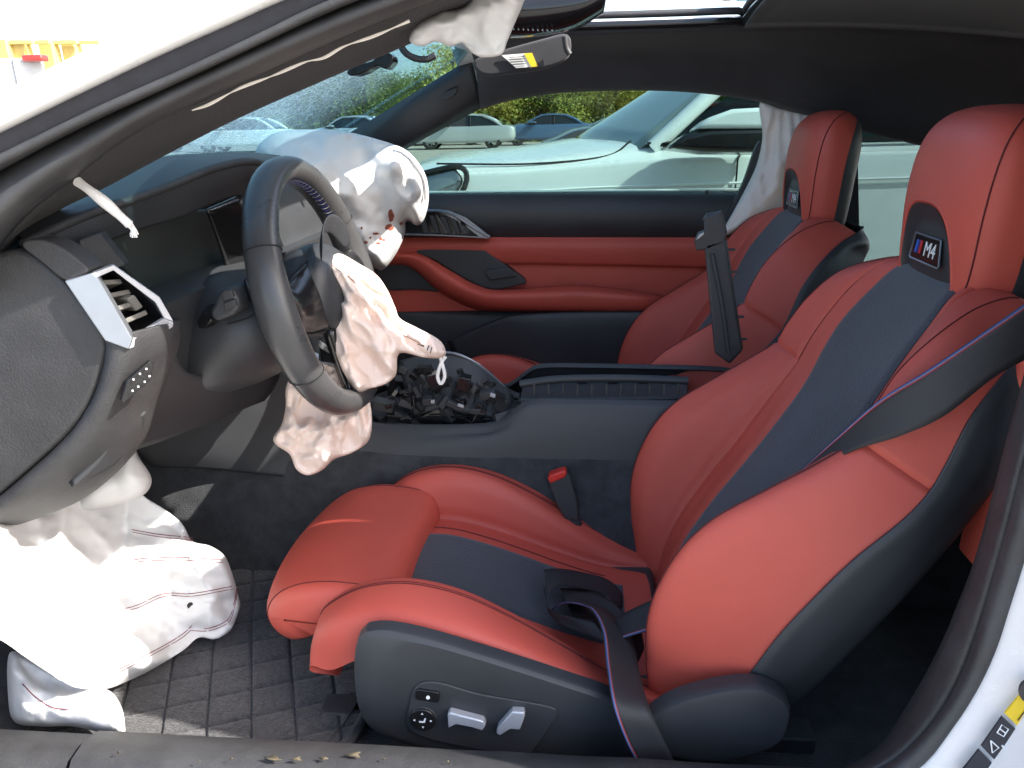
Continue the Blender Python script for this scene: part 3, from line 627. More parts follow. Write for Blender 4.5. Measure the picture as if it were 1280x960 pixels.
def make_seat(label):
    seat = empty('front_seat', (0, SC, 0.30), label, 'car seat', 'front seats')
    sg = 1 if (BS.nrm(5, 4)@NN) > 0 else -1
    # backrest: black stripe, red inner strips, bolsters
    back = panel('backrest', BS, 3, 4, 0, VM, 14, 90, 'red_leather', seat, sgn=sg, sides='lr', pw=0.12)
    panel('backrest_side', BS, 6, 7, 0, VM, 14, 90, 'red_leather', back, sgn=sg, sides='lr', pw=0.12)
    panel('stripe', BS, 4, 6, 0, VM, 28, 90, 'stripe_suede', back, sgn=sg, sides='lr', pw=0.05, pinch=0.004)
    for a, b, s1 in ((0, 3, 'r'), (7, 10, 'l')):
        bo = panel('lower_bolster', BS, a, b, 0, 7.15, 40, 70, 'red_leather', seat, sgn=sg, sides=s1+'t', pw=0.13, pinch=0.007)
        sh = panel('shoulder_bolster', BS, a, b, 7.05, VM, 40, 60, 'red_leather', seat, sgn=sg, sides=s1+'b', pw=0.12, pinch=0.0045)
        uc = 1.35 if a == 0 else 8.65
        seam('stitching', BS, [(uc, 0.6), (uc, 2), (uc, 4), (uc, 6), (uc, 6.9)], 'red_thread', bo, sgn=sg, off=0.0005)
        seam('stitching', BS, [(uc+0.07, 0.6), (uc+0.07, 2), (uc+0.07, 4), (uc+0.07, 6), (uc+0.07, 6.9)], 'red_thread', bo, sgn=sg, off=0.0003, r=0.0007)
        seam('stitching', BS, [(uc, 7.3), (uc, 9), (uc, 11), (uc, 12)], 'red_thread', sh, sgn=sg, off=0.0005)
    # black shell behind
    V = []; rows = []
    for r in BROWS[:-1]:
        v = r[0]; y, d = r[-1]
        dd = -0.155
        h = [(y+0.002, d+0.004), (y+0.005, d-0.012), (y-0.004, min(d-0.03, dd+0.04)), (y-0.035, dd), (y*0.45, dd-0.012)]
        rows.append([BL(-a, v, b) for a, b in h]+[BL(0, v, dd-0.016)]+[BL(a, v, b) for a, b in reversed(h)])
    rows.append([BL(q/5*.13, .695, -.125-.02*(1-abs(q)/5)) for q in range(-5, 6)])
    S2 = Surf(rows); nu, nv = 61, 70
    V = [S2.at((S2.nu-1)*i/(nu-1), (S2.nv-1)*j/(nv-1)) for j in range(nv) for i in range(nu)]
    mk('back_shell', V, gridfaces(nu, nv), 'black_plastic', seat, angle=0, solid=0.004)
    # headrest
    HR = [(.630, .095, -.026, -.105), (.640, .110, -.012, -.118), (.66, .120, .002, -.122), (.69, .126, .022, -.116), (.74, .130, .052, -.094), (.79, .130, .075, -.070), (.83, .125, .085, -.052), (.862, .113, .080, -.036), (.885, .094, .064, -.022), (.902, .064, .042, -.008), (.908, .025, .026, .010)]
    HR = [(.63+(v-.63)*.885, w_, f_*.93, b_*.95) for v, w_, f_, b_ in HR]
    HS = crv(np.array(HR), 150); n = 200
    def hv(row, a):
        v, wd, f, b = row; c = math.cos(a); s = math.sin(a); e = 2/2.9
        y = wd*math.copysign(abs(s)**e, s); k = math.copysign(abs(c)**e, c)
        return y, v, (f+b)/2+(f-b)/2*k
    NV0, NH, NW = .628, .094, .088
    def arch_q(y, v): return (abs(y)/NW)**3+(max(0, v-NV0)/NH)**2.4
    def rec(y, v):
        t = min(1, max(0, (1.0-arch_q(y, v))/.28)); return .017*t*t*(3-2*t)
    V = []
    for row in HS:
        for i in range(n):
            a = 2*math.pi*i/n; y, v, d = hv(row, a)
            V.append(BL(y, v, d-(rec(y, v) if math.cos(a) > 0.05 else 0)))
    Fr, Fs = [], []
    for f in gridfaces(n, len(HS), True):
        a = 2*math.pi*((f[0] % n)+.5)/n; (Fs if math.cos(a) < -0.12 else Fr).append(f)
    Fs.append(tuple(range(len(V)-n, len(V)))); Fs.append(tuple(range(n)))
    hr = mk('headrest', V, Fr, 'red_leather', seat, angle=0)
    hb = mk('headrest_back', V, Fs, 'black_plastic', hr, angle=60)
    for o in (hr, hb):
        bm = bmesh.new(); bm.from_mesh(o.data); bmesh.ops.delete(bm, geom=[v for v in bm.verts if not v.link_faces], context='VERTS'); bm.to_mesh(o.data); bm.free()
    def onfront(y, v, off=0.0):
        row = [np.interp(v, HS[:, 0], HS[:, c]) for c in range(4)]; s = min(1, abs(y)/row[1])
        a = math.asin(s**(2.9/2)); return BL(y, v, hv(row, a)[2]+off)
    # black insert lining the notch
    V = []; m_ = 40
    for j in range(14):
        r_ = j/13
        for i in range(m_+1):
            a = math.pi*i/m_; c, s = math.cos(a), math.sin(a)
            y = r_*NW*.985*math.copysign(abs(c)**(2/3), c); v = NV0-.012*(1-0)+r_*(NH+.010)*abs(s)**(2/2.4)
            V.append(onfront(y, max(v, .633), -rec(y, v)+.0025-(.012*max(0, (NV0-v)/.012) if v < NV0 else 0)))
    mk('headrest_insert', V, gridfaces(m_+1, 14), 'black_leather', hr, angle=0)
    arch = []
    for a in np.linspace(0, math.pi, 50):
        c, s = math.cos(a), math.sin(a); arch.append(onfront(NW*1.0*math.copysign(abs(c)**(2/3), c), NV0+.003+NH*abs(s)**(2/2.4), -0.0030))
    tube('notch_edge', arch, 0.0036, 'red_leather', hr, n=8, res=90)
    for s in (-1, 1):
        pts = [BL(hv(row, s*1.05)[0]*1.004, row[0], hv(row, s*1.05)[2]+.0004) for row in HS[8:-14]]
        tube('stitching', pts, 0.0011, 'red_thread', hr, n=5, res=90)
    # badge
    bc = onfront(0.0, 0.674, -0.0135); bx = np.array((0, 1, 0)); by = TT*0.86+NN*0.50; by /= np.linalg.norm(by); bz = np.cross(bx, by); bz = bz/np.linalg.norm(bz)
    if bz@NN < 0: bz = -bz
    right = -bx     # as seen from the seat's front
    # seen from the front of the car the letters run towards -Y
    rr = lambda x, y: bc+right*x+by*y
    pl = [(-.047, -.014), (-.039, .017), (.042, .017), (.049, -.014), (.047, -.017), (-.045, -.017)]
    bd = solid_poly('badge', [rr(x, y) for x, y in pl], bz*0.003, 'gloss_black', hr, bevel=0.0008)
    tube('badge_rim', [rr(x*1.03, y*1.06)+bz*0.003 for x, y in pl]+[rr(pl[0][0]*1.03, pl[0][1]*1.06)+bz*0.003], 0.0013, 'silver', hr, n=6, res=0)
    for k, mm in enumerate(('badge_blue', 'badge_navy', 'badge_red')):
        x0 = -.034+k*0.0066
        solid_poly('badge_bar', [rr(x0, -.008)+bz*.0032, rr(x0+.0060, -.008)+bz*.0032, rr(x0+.0100, .010)+bz*.0032, rr(x0+.0040, .010)+bz*.0032], bz*0.0006, mm, hr, bevel=0)
    text('badge_lettering', 'M4', 0.029, rr(.014, 0.0)+bz*.0036, right, by, 'print_white', hr, shear=0.15)
    # cushion
    CR = [ # x, centre z, stripe edge z, crease (y,z), inside (y,z), crest (y,z), outer top (y,z), outer low (y,z)
     (-.345, .425, .425, (.14, .40), (.165, .398), (.188, .398), (.215, .398), (.225, .40)),
     (-.378, .425, .425, (.132, .42), (.16, .425), (.188, .428), (.225, .425), (.238, .415)),
     (-.375, .425, .425, (.13, .43), (.16, .468), (.188, .478), (.228, .466), (.243, .43)),
     (-.345, .44, .44, (.135, .445), (.162, .495), (.19, .508), (.238, .492), (.25, .43)),
     (-.30, .452, .452, (.14, .455), (.163, .515), (.19, .530), (.242, .512), (.256, .455)),
     (-.24, .457, .456, (.145, .457), (.165, .520), (.19, .537), (.245, .518), (.26, .468)),
     (-.17, .442, .440, (.148, .440), (.166, .505), (.19, .522), (.247, .508), (.262, .465)),
     (-.10, .418, .416, (.15, .415), (.167, .472), (.19, .488), (.248, .485), (.263, .448)),
     (-.03, .392, .390, (.15, .390), (.167, .430), (.19, .445), (.248, .455), (.262, .425)),
     (.04, .372, .370, (.15, .371), (.167, .390), (.19, .402), (.245, .425), (.258, .40)),
     (.12, .36, .36, (.15, .36), (.167, .366), (.19, .37), (.235, .395), (.245, .38))]
    rows = []
    for x, z0, z1, *h in CR:
        hh = [(.09, z1)]+list(h)
        rows.append([np.array((x, SC-y, z)) for y, z in reversed(hh)]+[np.array((x, SC, z0))]+[np.array((x, SC+y, z)) for y, z in hh])
    CSf = Surf(rows); cm = len(rows)-1; g = 1 if CSf.nrm(6, 4)[2] > 0 else -1
    cu = panel('cushion', CSf, 4, 8, 3.6, cm, 40, 60, 'red_leather', seat, sgn=g, sides='lrb', pw=0.16, pinch=0.008)
    panel('stripe', CSf, 5, 7, 4.35, cm-0.6, 24, 40, 'stripe_suede', cu, sgn=g, sides='lrb', pw=0.06, pinch=0.004, fn=lambda u, v: 0.003)
    seam('stitching', CSf, [(7.35, 4.3), (7.3, 6), (7.25, 9)], 'red_thread', cu, sgn=g, off=0.001)
    for a, b, s1 in ((0, 4, 'r'), (8, 12, 'l')):
        bo = panel('cushion_bolster', CSf, a, b, 0, cm, 48, 70, 'red_leather', seat, sgn=g, sides=s1, pw=0.2, pinch=0.010)
        uc = 1.9 if a == 0 else 10.1
        seam('stitching', CSf, [(uc, 2), (uc, 4), (uc, 6), (uc, 8), (uc, 10)], 'red_thread', bo, sgn=g, off=0.0005)
        seam('stitching', CSf, [(uc+.09, 2), (uc+.09, 4), (uc+.09, 6), (uc+.09, 8), (uc+.09, 10)], 'red_thread', bo, sgn=g, off=0.0004, r=0.0007)
    # thigh support pad at the front
    prof = [(-.285, .44), (-.283, .475), (-.30, .497), (-.34, .507), (-.40, .510), (-.45, .500), (-.483, .478), (-.497, .448), (-.492, .415), (-.470, .396), (-.444, .398), (-.425, .415), (-.40, .425), (-.34, .42)]
    pc = even(prof, 64, True); V = []; ny = 40
    for j in range(ny):
        t = -1+2*j/(ny-1); y = 0.178*t; e = (1-abs(t)**12)**0.5 if abs(t) < 1 else 0
        cen = np.array((-.385, .455))
        for x, z in pc:
            q = cen+(np.array((x, z))-cen)*(0.72+0.28*e)
            lean = -0.03*(1-t*t)+0.012
            V.append((q[0]+.016+(lean if x < -.38 else lean*.5), SC+y, q[1]+0.006*t*t+(.010 if z < .44 and x < -.4 else 0)))
    F = gridfaces(64, ny, True)+[tuple(range(64)), tuple(range((ny-1)*64, ny*64))]
    pad = mk('thigh_pad', V, F, 'red_leather', seat, angle=60)
    for jj in (2, ny-3): tube('stitching', [V[jj*64+k] for k in range(2, 50)], 0.0011, 'red_thread', pad, n=5, res=60)
    # black body under the cushion
    box('seat_base', (-.10, SC, .335), (.46, .40, .05), 'black_plastic', seat, bevel=0.01)
    for s in (-1, 1): box('seat_rail', (-.03, SC+s*.19, .305), (.72, .045, .03), 'black_plastic', seat, bevel=0.004)
    # near side cover with its controls
    pp = lambda x, y, o=0.0: P(x, y, -0.655+o)
    for s in (1, -1):
        def sm(p):
            p = np.array(p, float)
            return p if s == 1 else np.array((p[0], 2*SC-p[1], p[2]))
        ol = even([(446, 800), (470, 788), (520, 795), (600, 818), (700, 850), (772, 876), (800, 905), (850, 882), (900, 866), (950, 862), (982, 876), (985, 905), (960, 935), (880, 952), (740, 962), (600, 950), (490, 926), (452, 900), (441, 850)], 90, True)
        A = [sm(pp(x, y)) for x, y in ol]; cen = sum(A)/len(A); n = len(A)
        V = []
        for k, (sc_, yo) in enumerate([(1.0, .022), (1.0, .008), (.992, .002), (.975, 0.0), (.9, -.004)]):
            for p in A: q = cen+(p-cen)*sc_; V.append((q[0], p[1]+s*yo, q[2]))
        F = gridfaces(n, 5, True)+[tuple(range(4*n, 5*n))]
        cov = mk('side_cover', V, F, 'black_plastic', seat, angle=30)
        cp = even([(512, 880), (520, 858), (545, 853), (600, 868), (680, 882), (697, 890), (690, 905), (665, 940), (650, 946), (560, 930), (520, 918), (508, 905)], 50, True)
        A = [sm(P(x, y, -0.6625)) for x, y in cp]
        solid_poly('control_plate', A, (0, s*.004, 0), 'black_plastic', cov, bevel=0.0015)
        if s == 1:
            q = lambda x, y, o=0.0: P(x, y, -0.664-o)
            solid_poly('memory_button', [q(x, y, .002) for x, y in [(520, 864), (523, 862), (548, 866), (550, 869), (549, 877), (546, 879), (521, 875), (519, 872)]], (0, .006, 0), 'gloss_black', cov, bevel=0.001)
            cc = q(529, 898); ring = [cc+np.array((.0175*math.cos(a), 0, .0175*math.sin(a))) for a in np.linspace(0, 2*math.pi, 32, False)]
            solid_poly('lumbar_dial', [p-np.array((0, .004, 0)) for p in ring], (0, .008, 0), 'gloss_black', cov, bevel=0.0015)
            tube('dial_ring', ring+[ring[0]], 0.0012, 'black_plastic', cov, n=6, res=0)
            for a in range(4):
                c2 = cc+np.array((.011*math.cos(a*math.pi/2), -.0045, .011*math.sin(a*math.pi/2)))
                solid_poly('dial_mark', [c2+np.array((.0018*math.cos(b+a*1.57), 0, .0018*math.sin(b+a*1.57))) for b in (0, 2.1, 4.2)], (0, .0008, 0), 'print_white', cov, bevel=0)
            solid_poly('dial_mark', [cc+np.array((x, -.0047, z)) for x, z in [(-.005, -.003), (.003, -.003), (.005, .004), (.003, .004), (.001, -.001), (-.005, -.001)]], (0, .0008, 0), 'print_white', cov, bevel=0)
            solid_poly('seat_switch', [q(x, y, .010) for x, y in [(559, 894), (562, 891), (604, 902), (607, 907), (603, 914), (590, 910), (570, 906), (560, 911)]], (0, .012, 0), 'silver_satin', cov, bevel=0.002)
            solid_poly('backrest_switch', [q(x, y, .010) for x, y in [(640, 890), (655, 891), (656, 896), (650, 913), (638, 912), (625, 920), (620, 917), (622, 910)]], (0, .012, 0), 'silver_satin', cov, bevel=0.002)
            solid_poly('memory_button_mark', [q(535+2.5*math.cos(a), 872+2.5*math.sin(a), .0022) for a in np.linspace(0, 6.28, 10, False)], (0, .0006, 0), 'print_white', cov, bevel=0)
        # recliner cap behind the cushion
        ca = even([(808, 912), (814, 893), (850, 872), (905, 858), (950, 856), (982, 872), (988, 894), (970, 928), (900, 948), (830, 940)], 60, True)
        A = [sm(P(x, y, -0.667)) for x, y in ca]; cen = sum(A)/len(A); V = []
        for sc_, yo in [(1.0, .02), (1.0, .004), (.985, -.003), (.95, -.007), (.8, -.009)]:
            for p in A: qq = cen+(p-cen)*sc_; V.append((qq[0], p[1]+s*yo, qq[2]))
        n = len(A); mk('recliner_cap', V, gridfaces(n, 5, True)+[tuple(range(4*n, 5*n))], 'grey_plastic' if False else 'black_plastic', seat, angle=30)
    return seat
seat = make_seat('driver seat in red leather with black centre stripe, loose belt lying across its cushion')
seat2 = copy_tree(seat); seat2.location = (0.0, SC+0.744, 0.30)
seat2['label'] = 'red leather passenger seat beyond the console, in front of a hanging white curtain airbag'

# rear seat side, just showing behind the opening's edge
rs = empty('rear_bench', (0.9, 0, 0.3), 'red leather rear seat bench behind the driver seat back', 'car seat')
quad_sheet('seat_back', [[(1.0, -.62, .50), (1.0, 0, .50), (1.0, .62, .50)], [(1.06, -.62, .7), (1.08, 0, .7), (1.06, .62, .7)], [(1.18, -.58, .93), (1.2, 0, .95), (1.18, .58, .93)]], 'red_leather', rs, 20, 14, solid=0.09)
quad_sheet('seat_cushion', [[(0.72, -.62, .47), (0.72, 0, .47), (0.72, .62, .47)], [(0.86, -.62, .49), (0.86, 0, .47), (0.86, .62, .49)], [(1.04, -.62, .46), (1.04, 0, .44), (1.04, .62, .46)]], 'red_leather', rs, 20, 14, solid=0.1)
slab('side_bolster', [(1219, 712), (1224, 690), (1240, 630), (1256, 560), (1268, 490), (1282, 440), (1300, 420), (1330, 500), (1300, 640), (1250, 700), (1226, 716)], -0.61, 0.05, 'red_leather', rs, bevel=0.012, smooth_n=50)

# ================================================================ seat belt, buckle
belt = empty('seat_belt', tuple(P(760, 800, -.6)), 'black seat belt with blue and red edge stripe draped over the driver seat', 'seat belt')
def strap(name, pts, n=50, w=None):
    """pts: (px,py,Y) left edge and right edge pairs"""
    L = [P(*a) for a, b in pts]; Rr = [P(*b) for a, b in pts]
    o = ribbon(name, L, Rr, 'belt_web', belt, n=n)
    return o, even(L, n), even(Rr, n)
def stripe_edge(o, A, B, t0=0.02):
    for k, (mm, t) in enumerate((('belt_blue', t0), ('belt_white', t0+.028), ('belt_red', t0+.056))):
        q = [A[i]+(B[i]-A[i])*t for i in range(len(A))]
        nn = [np.cross(B[i]-A[i], A[min(i+1, len(A)-1)]-A[max(i-1, 0)]) for i in range(len(A))]
        nn = [v/(np.linalg.norm(v)+1e-9) for v in nn]; nn = [v if v@(CAM-q[i]) > 0 else -v for i, v in enumerate(nn)]
        tube('edge_stripe', [q[i]+nn[i]*0.001 for i in range(len(q))], 0.0006, mm, o, n=5, res=0)
o, A, B = strap('shoulder_strap', [((1300, 366, -.66), (1300, 440, -.66)), ((1240, 408, -.655), (1245, 470, -.66)), ((1160, 462, -.64), (1180, 520, -.655)), ((1100, 500, -.61), (1125, 545, -.64)), ((1050, 545, -.575), (1070, 562, -.61)), ((1010, 582, -.545), (1022, 586, -.575)), ((985, 605, -.53), (995, 610, -.555))])
stripe_edge(o, A, B)
o, A, B = strap('lap_strap', [((858, 735, -.53), (862, 775, -.575)), ((830, 745, -.52), (838, 782, -.57)), ((800, 757, -.515), (805, 790, -.565)), ((772, 772, -.515), (775, 800, -.56)), ((760, 790, -.52), (762, 812, -.55))])
stripe_edge(o, B, A)
o, A, B = strap('hanging_strap', [((690, 762, -.46), (712, 748, -.40)), ((705, 752, -.50), (735, 752, -.43)), ((735, 758, -.545), (765, 768, -.475)), ((752, 785, -.59), (790, 800, -.54)), ((758, 830, -.645), (800, 845, -.62)), ((766, 880, -.70), (812, 885, -.69)), ((782, 925, -.705), (832, 930, -.70)), ((800, 960, -.705), (850, 965, -.70))], n=70)
stripe_edge(o, A, B)
o, A, B = strap('loop_strap', [((680, 712, -.39), (686, 742, -.45)), ((700, 711, -.36), (700, 732, -.42)), ((730, 716, -.33), (728, 736, -.39)), ((758, 724, -.32), (752, 742, -.37)), ((776, 740, -.33), (762, 752, -.38)), ((778, 758, -.36), (764, 762, -.39))], n=50)
o, A, B = strap('loop_strap', [((681, 714, -.40), (683, 745, -.44)), ((678, 735, -.43), (686, 765, -.46)), ((684, 758, -.46), (705, 782, -.50)), ((710, 770, -.50), (740, 796, -.53)), ((742, 776, -.52), (764, 806, -.55))], n=50)
o, A, B = strap('loop_strap', [((700, 735, -.40), (715, 768, -.46)), ((735, 738, -.38), (745, 772, -.45)), ((765, 752, -.40), (775, 785, -.46)), ((782, 770, -.43), (790, 800, -.49))], n=40)
solid_poly('latch_plate', [P(776, 785, -.50), P(800, 780, -.49), P(806, 812, -.51), P(798, 830, -.52), P(782, 826, -.52)], (0, .012, 0), 'gloss_black', belt, bevel=0.003)
bk = empty('belt_buckle', tuple(P(712, 645, -.14)), 'black seat belt buckle with red release button beside the driver seat', 'buckle')
solid_poly('buckle_body', [P(x, y, -.192) for x, y in [(684, 600), (688, 594), (706, 589), (712, 594), (722, 628), (724, 652), (706, 650), (696, 632)]], (0, .028, 0), 'black_plastic', bk, bevel=0.004)
solid_poly('release_button', [P(x, y, -.195) for x, y in [(684, 599), (688, 594), (706, 588), (709, 592), (706, 597), (688, 605)]], (0, .022, 0), 'red_plastic', bk, bevel=0.003)
tube('buckle_stalk', [P(715, 645, -.178), P(722, 662, -.178), P(732, 685, -.17), P(740, 715, -.165)], 0.013, 'black_plastic', bk, n=10)

# ================================================================ centre console
con = empty('centre_console', (-0.2, 0, 0.3), 'black centre console with its top covers torn off, mechanisms exposed', 'console')
top = [(350, 470), (400, 500), (455, 528), (520, 533), (600, 532), (625, 526), (646, 511), (668, 501), (740, 501), (830, 503), (900, 505), (980, 510)]
def side(yn, s):
    st = even(top, 60); n = 60; V = []; rows_ = []
    for x, y in st:
        p = P(x, y, -.118); k = min(1, max(0, (p[0]+.5)/.45)); k = k*k*(3-2*k)
        bz_ = .505-.085*k; mz = .560+.035*k; tz = p[2]; z1 = min(tz-.014, .585+.05*k)
        rows_.append([np.array((p[0], -.104, tz-.006)), np.array((p[0], -.110, tz)), np.array((p[0], -.117, tz-.003)), np.array((p[0], -.124, z1)), np.array((p[0], -.136, mz-.02)), np.array((p[0], -.150, bz_+.01)), np.array((p[0], -.150, bz_-.015))])
    S = Surf(rows_); nu = 36
    V = [S.at(6*i/(nu-1), 59*j/99) for j in range(100) for i in range(nu)]
    if s < 0: V = [np.array((v[0], -v[1]+0.0, v[2])) for v in V]
    return mk('side_panel', V, gridfaces(nu, 100), 'black_plastic', con, angle=0, solid=0.004)
side(0, 1); side(0, -1)
# front lower section under the dash
quad_sheet('front_panel', [[P(170, 560, -.30), P(260, 500, -.22), P(350, 462, -.15), P(400, 498, -.125)], [P(180, 572, -.28), P(260, 560, -.20), P(350, 560, -.15), P(400, 560, -.14)], [P(186, 580, -.25), P(260, 585, -.18), P(350, 595, -.155), P(400, 600, -.15)]], 'black_plastic', con, 24, 16, solid=0.006)
# tray floor inside
solid_poly('tray_floor', [(-.62, -.10, .565), (.55, -.10, .575), (.55, .10, .575), (-.62, .10, .565)], (0, 0, -.01), 'gap', con, bevel=0)
# guts: broken brackets, connectors, boards and wires
rg = random.Random(11)
from mathutils import Euler
for k in range(46):
    x = rg.uniform(-.50, -.14); y = rg.uniform(-.095, .09); z = .575+rg.uniform(0, .03)+max(0, (y+.05))*.35
    s = (rg.uniform(.012, .06), rg.uniform(.008, .03), rg.uniform(.008, .04))
    box('bracket', (x, y, z), s, rg.choice(['black_plastic', 'gloss_black', 'black_plastic', 'grey_plastic']), con, bevel=0.001, rot=Euler((rg.uniform(-.5, .5), rg.uniform(-.6, .6), rg.uniform(-.7, .7))).to_matrix())
for k in range(10):
    p0 = np.array((rg.uniform(-.48, -.2), rg.uniform(-.09, .06), .60)); pts = [p0]
    for q in range(4): pts.append(pts[-1]+np.array((rg.uniform(-.03, .07), rg.uniform(-.03, .03), rg.uniform(-.02, .02))))
    tube('wire', pts, 0.0018, 'rubber' if k % 3 else 'gloss_black', con, n=5, res=24)
# the gear selector carrier standing askew: ribbed black frame with bright edge
quad_sheet('selector_frame', [[P(500, 452, 0.0), P(545, 442, 0.0), P(590, 452, 0.0), P(640, 492, 0.0)], [P(505, 480, -.04), P(548, 470, -.04), P(595, 480, -.04), P(640, 506, -.04)], [P(515, 520, -.07), P(555, 512, -.07), P(600, 520, -.07), P(630, 524, -.07)]], 'black_plastic', con, 20, 14, solid=0.008)
tube('selector_edge', [P(530, 446, -.004), P(562, 441, -.004), P(592, 452, -.004), P(618, 472, -.004), P(642, 496, -.004)], 0.0028, 'silver', con, n=6)
for k in range(34):
    x = rg.uniform(492, 632); yq = 448+max(0, x-560)*.5+rg.uniform(4, 62-max(0, x-560)*.35); bs = (rg.uniform(.006, .035), rg.uniform(.006, .02), rg.uniform(.006, .028))
    box('broken_bracket', P(x, yq, -.062-.035*(yq-450)/70), bs, rg.choice(['black_plastic', 'gloss_black', 'black_plastic', 'gap']), con, bevel=0.001, rot=Euler((rg.uniform(-.6, .6), rg.uniform(-.8, .8), rg.uniform(-.6, .6))).to_matrix())
for i in range(9):
    x = 512+i*14; yb = 455+abs(i-3)*4
    box('rib', P(x, yb+26, -.075+.002*i), (.005, .012, .035+.01*rg.random()), 'black_plastic', con, bevel=0.001, rot=Euler((.3, .3*rg.random(), .2)).to_matrix())
for x, y, sx, sz in [(545, 472, .03, .022), (580, 478, .024, .03), (610, 492, .03, .016), (535, 500, .02, .014), (570, 505, .035, .012), (598, 512, .03, .012), (480, 506, .04, .02), (500, 520, .05, .01)]:
    box('switch_block', P(x, y, -.088), (sx, .02, sz), rg.choice(['black_plastic', 'gloss_black']), con, bevel=0.0015, rot=Euler((.2, rg.uniform(-.4, .4), 0)).to_matrix())
    box('connector', P(x+6, y+2, -.10), (sx*.35, .006, sz*.4), rg.choice(['gloss_black', 'grey_plastic', 'silver_satin']), con, bevel=0.0008, rot=Euler((.2, rg.uniform(-.4, .4), 0)).to_matrix())
# arm rest carrier: two ladder rails
for yy, yo in ((0.10, 0), (-0.06, 0)):
    tube('armrest_rail', [P(650, 480, yy), P(700, 474, yy), P(780, 473, yy), P(860, 476, yy)], 0.008, 'black_plastic', con, n=8)
solid_poly('armrest_tray', [P(655, 474, .09), P(860, 474, .09), P(860, 496, -.09), P(650, 498, -.09)], (0, 0, -.03), 'black_plastic', con, bevel=0.004)
for i in range(11): 
    x = 668+i*18; box('rib', P(x, 487, -.095), (.004, .006, .022), 'grey_plastic', con, bevel=0.0008)
for i in range(5):
    x = 690+i*38; box('clip', P(x, 474, .05), (.02, .02, .012), 'gloss_black', con, bevel=0.001)

# loose trim blade standing up against the passenger seat
tr = empty('trim_blade', tuple(P(910, 452, -.02)), 'long black plastic trim blade torn loose, standing upright on the console', 'trim')
solid_poly('blade', [P(880, 305, -.03), P(908, 298, -.03), P(917, 360, -.03), P(929, 438, -.03), P(912, 456, -.03), P(893, 442, -.03)], (0.004, .022, 0), 'black_plastic', tr, bevel=0.005)
solid_poly('head', [P(868, 302, -.03), P(872, 292, -.03), P(880, 290, -.03), P(880, 272, -.03), P(903, 264, -.03), P(909, 290, -.03), P(906, 304, -.03), P(886, 312, -.03), P(870, 314, -.03)], (0.004, .028, 0), 'black_plastic', tr, bevel=0.003)
solid_poly('head_tip', [P(879, 276, -.02), P(884, 268, -.02), P(904, 264, -.02), P(903, 270, -.02), P(890, 280, -.02)], (0, .018, 0), 'grey_plastic', tr, bevel=0.002)
tube('rib', [P(890, 318, -.034), P(902, 380, -.034), P(910, 440, -.034)], 0.004, 'black_plastic', tr, n=6)
for y in (312, 340, 396, 424): 
    x = 910+(y-312)*.13; tube('clip', [P(x, y, -.02), P(x+9, y, -.02)], 0.0025, 'black_plastic', tr, n=6, res=3)
solid_poly('metal_clip', [P(870, 300, -.034), P(874, 293, -.034), P(880, 290, -.034), P(880, 293, -.034), P(874, 298, -.034)], (0, .002, 0), 'silver', tr, bevel=0.0004)
# ================================================================ dashboard
dash = empty('dashboard', (-0.7, 0, 0.6), 'black dashboard with silver side vent, instrument screen and dusty end panel', 'dashboard')
def sweep_y(name, prof, ys, m, parent, fx=None, angle=40):
    V = []
    for y in ys:
        for x, z in prof:
            dx, dz = fx(y, x, z) if fx else (0, 0); V.append((x+dx, y, z+dz))
    n = len(prof); return mk(name, V, gridfaces(n, len(ys), True)+[tuple(range(n)), tuple(range((len(ys)-1)*n, len(ys)*n))], m, parent, angle=angle)
sweep_y('lower_body', crv([(-.52, .94), (-.54, .85), (-.57, .79), (-.65, .71), (-.8, .68), (-1.02, .7), (-1.02, .94)], 30), np.linspace(-.66, .68, 12), 'black_plastic', dash)
sweep_y('passenger_body', crv([(-1.0, 1.055), (-.75, 1.08), (-.63, 1.07), (-.57, 1.03), (-.55, .95), (-.56, .90), (-1.0, .90)], 30), np.linspace(-.12, .68, 8), 'black_plastic', dash)
# top pad with the hood over the instruments
lip = [(30, 306, -.70), (62, 289, -.66), (110, 268, -.60), (165, 249, -.54), (215, 231, -.47), (262, 212, -.40), (305, 202, -.31), (330, 206, -.24), (345, 222, -.18)]
top_ = [(20, 290, -.64), (60, 266, -.58), (105, 240, -.50), (160, 214, -.42), (205, 198, -.33), (255, 194, -.25), (303, 192, -.16), (330, 194, -.08), (350, 196, -.02)]
mid_ = [tuple(np.array(a)*.55+np.array(b)*.45+np.array((0, -3, 0))) for a, b in zip(lip, top_)]
inn_ = [(40, 318, -.69), (78, 305, -.645), (126, 284, -.585), (178, 266, -.52), (225, 249, -.45), (268, 232, -.385), (305, 222, -.30), (326, 226, -.25), (338, 240, -.20)]
in2_ = [(60, 335, -.66), (100, 318, -.61), (140, 298, -.56), (186, 282, -.50), (232, 268, -.43), (270, 252, -.36), (300, 244, -.27), (316, 250, -.22), (326, 262, -.18)]
patch('top_pad', [top_, mid_, lip], 70, 16, 'black_plastic', dash, solid=0.006)
tube('hood_lip', [P(*q) for q in lip], 0.006, 'grey_plastic', dash, n=10, res=70)
patch('hood_inside', [lip, inn_, in2_], 70, 14, 'black_plastic', dash, solid=0.004)
DX = lambda pts, X: [PX(x, y, X) for x, y in pts]
scr = solid_poly('instrument_screen', DX([(122, 292), (134, 276), (150, 266), (258, 262), (270, 268), (276, 290), (286, 346), (240, 352), (205, 366), (180, 362), (128, 305)], -.60), (-.015, 0, 0), 'screen', dash, bevel=0.003)
solid_poly('screen_bezel', DX([(108, 300), (135, 262), (160, 250), (285, 240), (300, 300), (305, 380), (200, 400), (110, 320)], -.618), (-.02, 0, 0), 'gloss_black', dash, bevel=0.003)
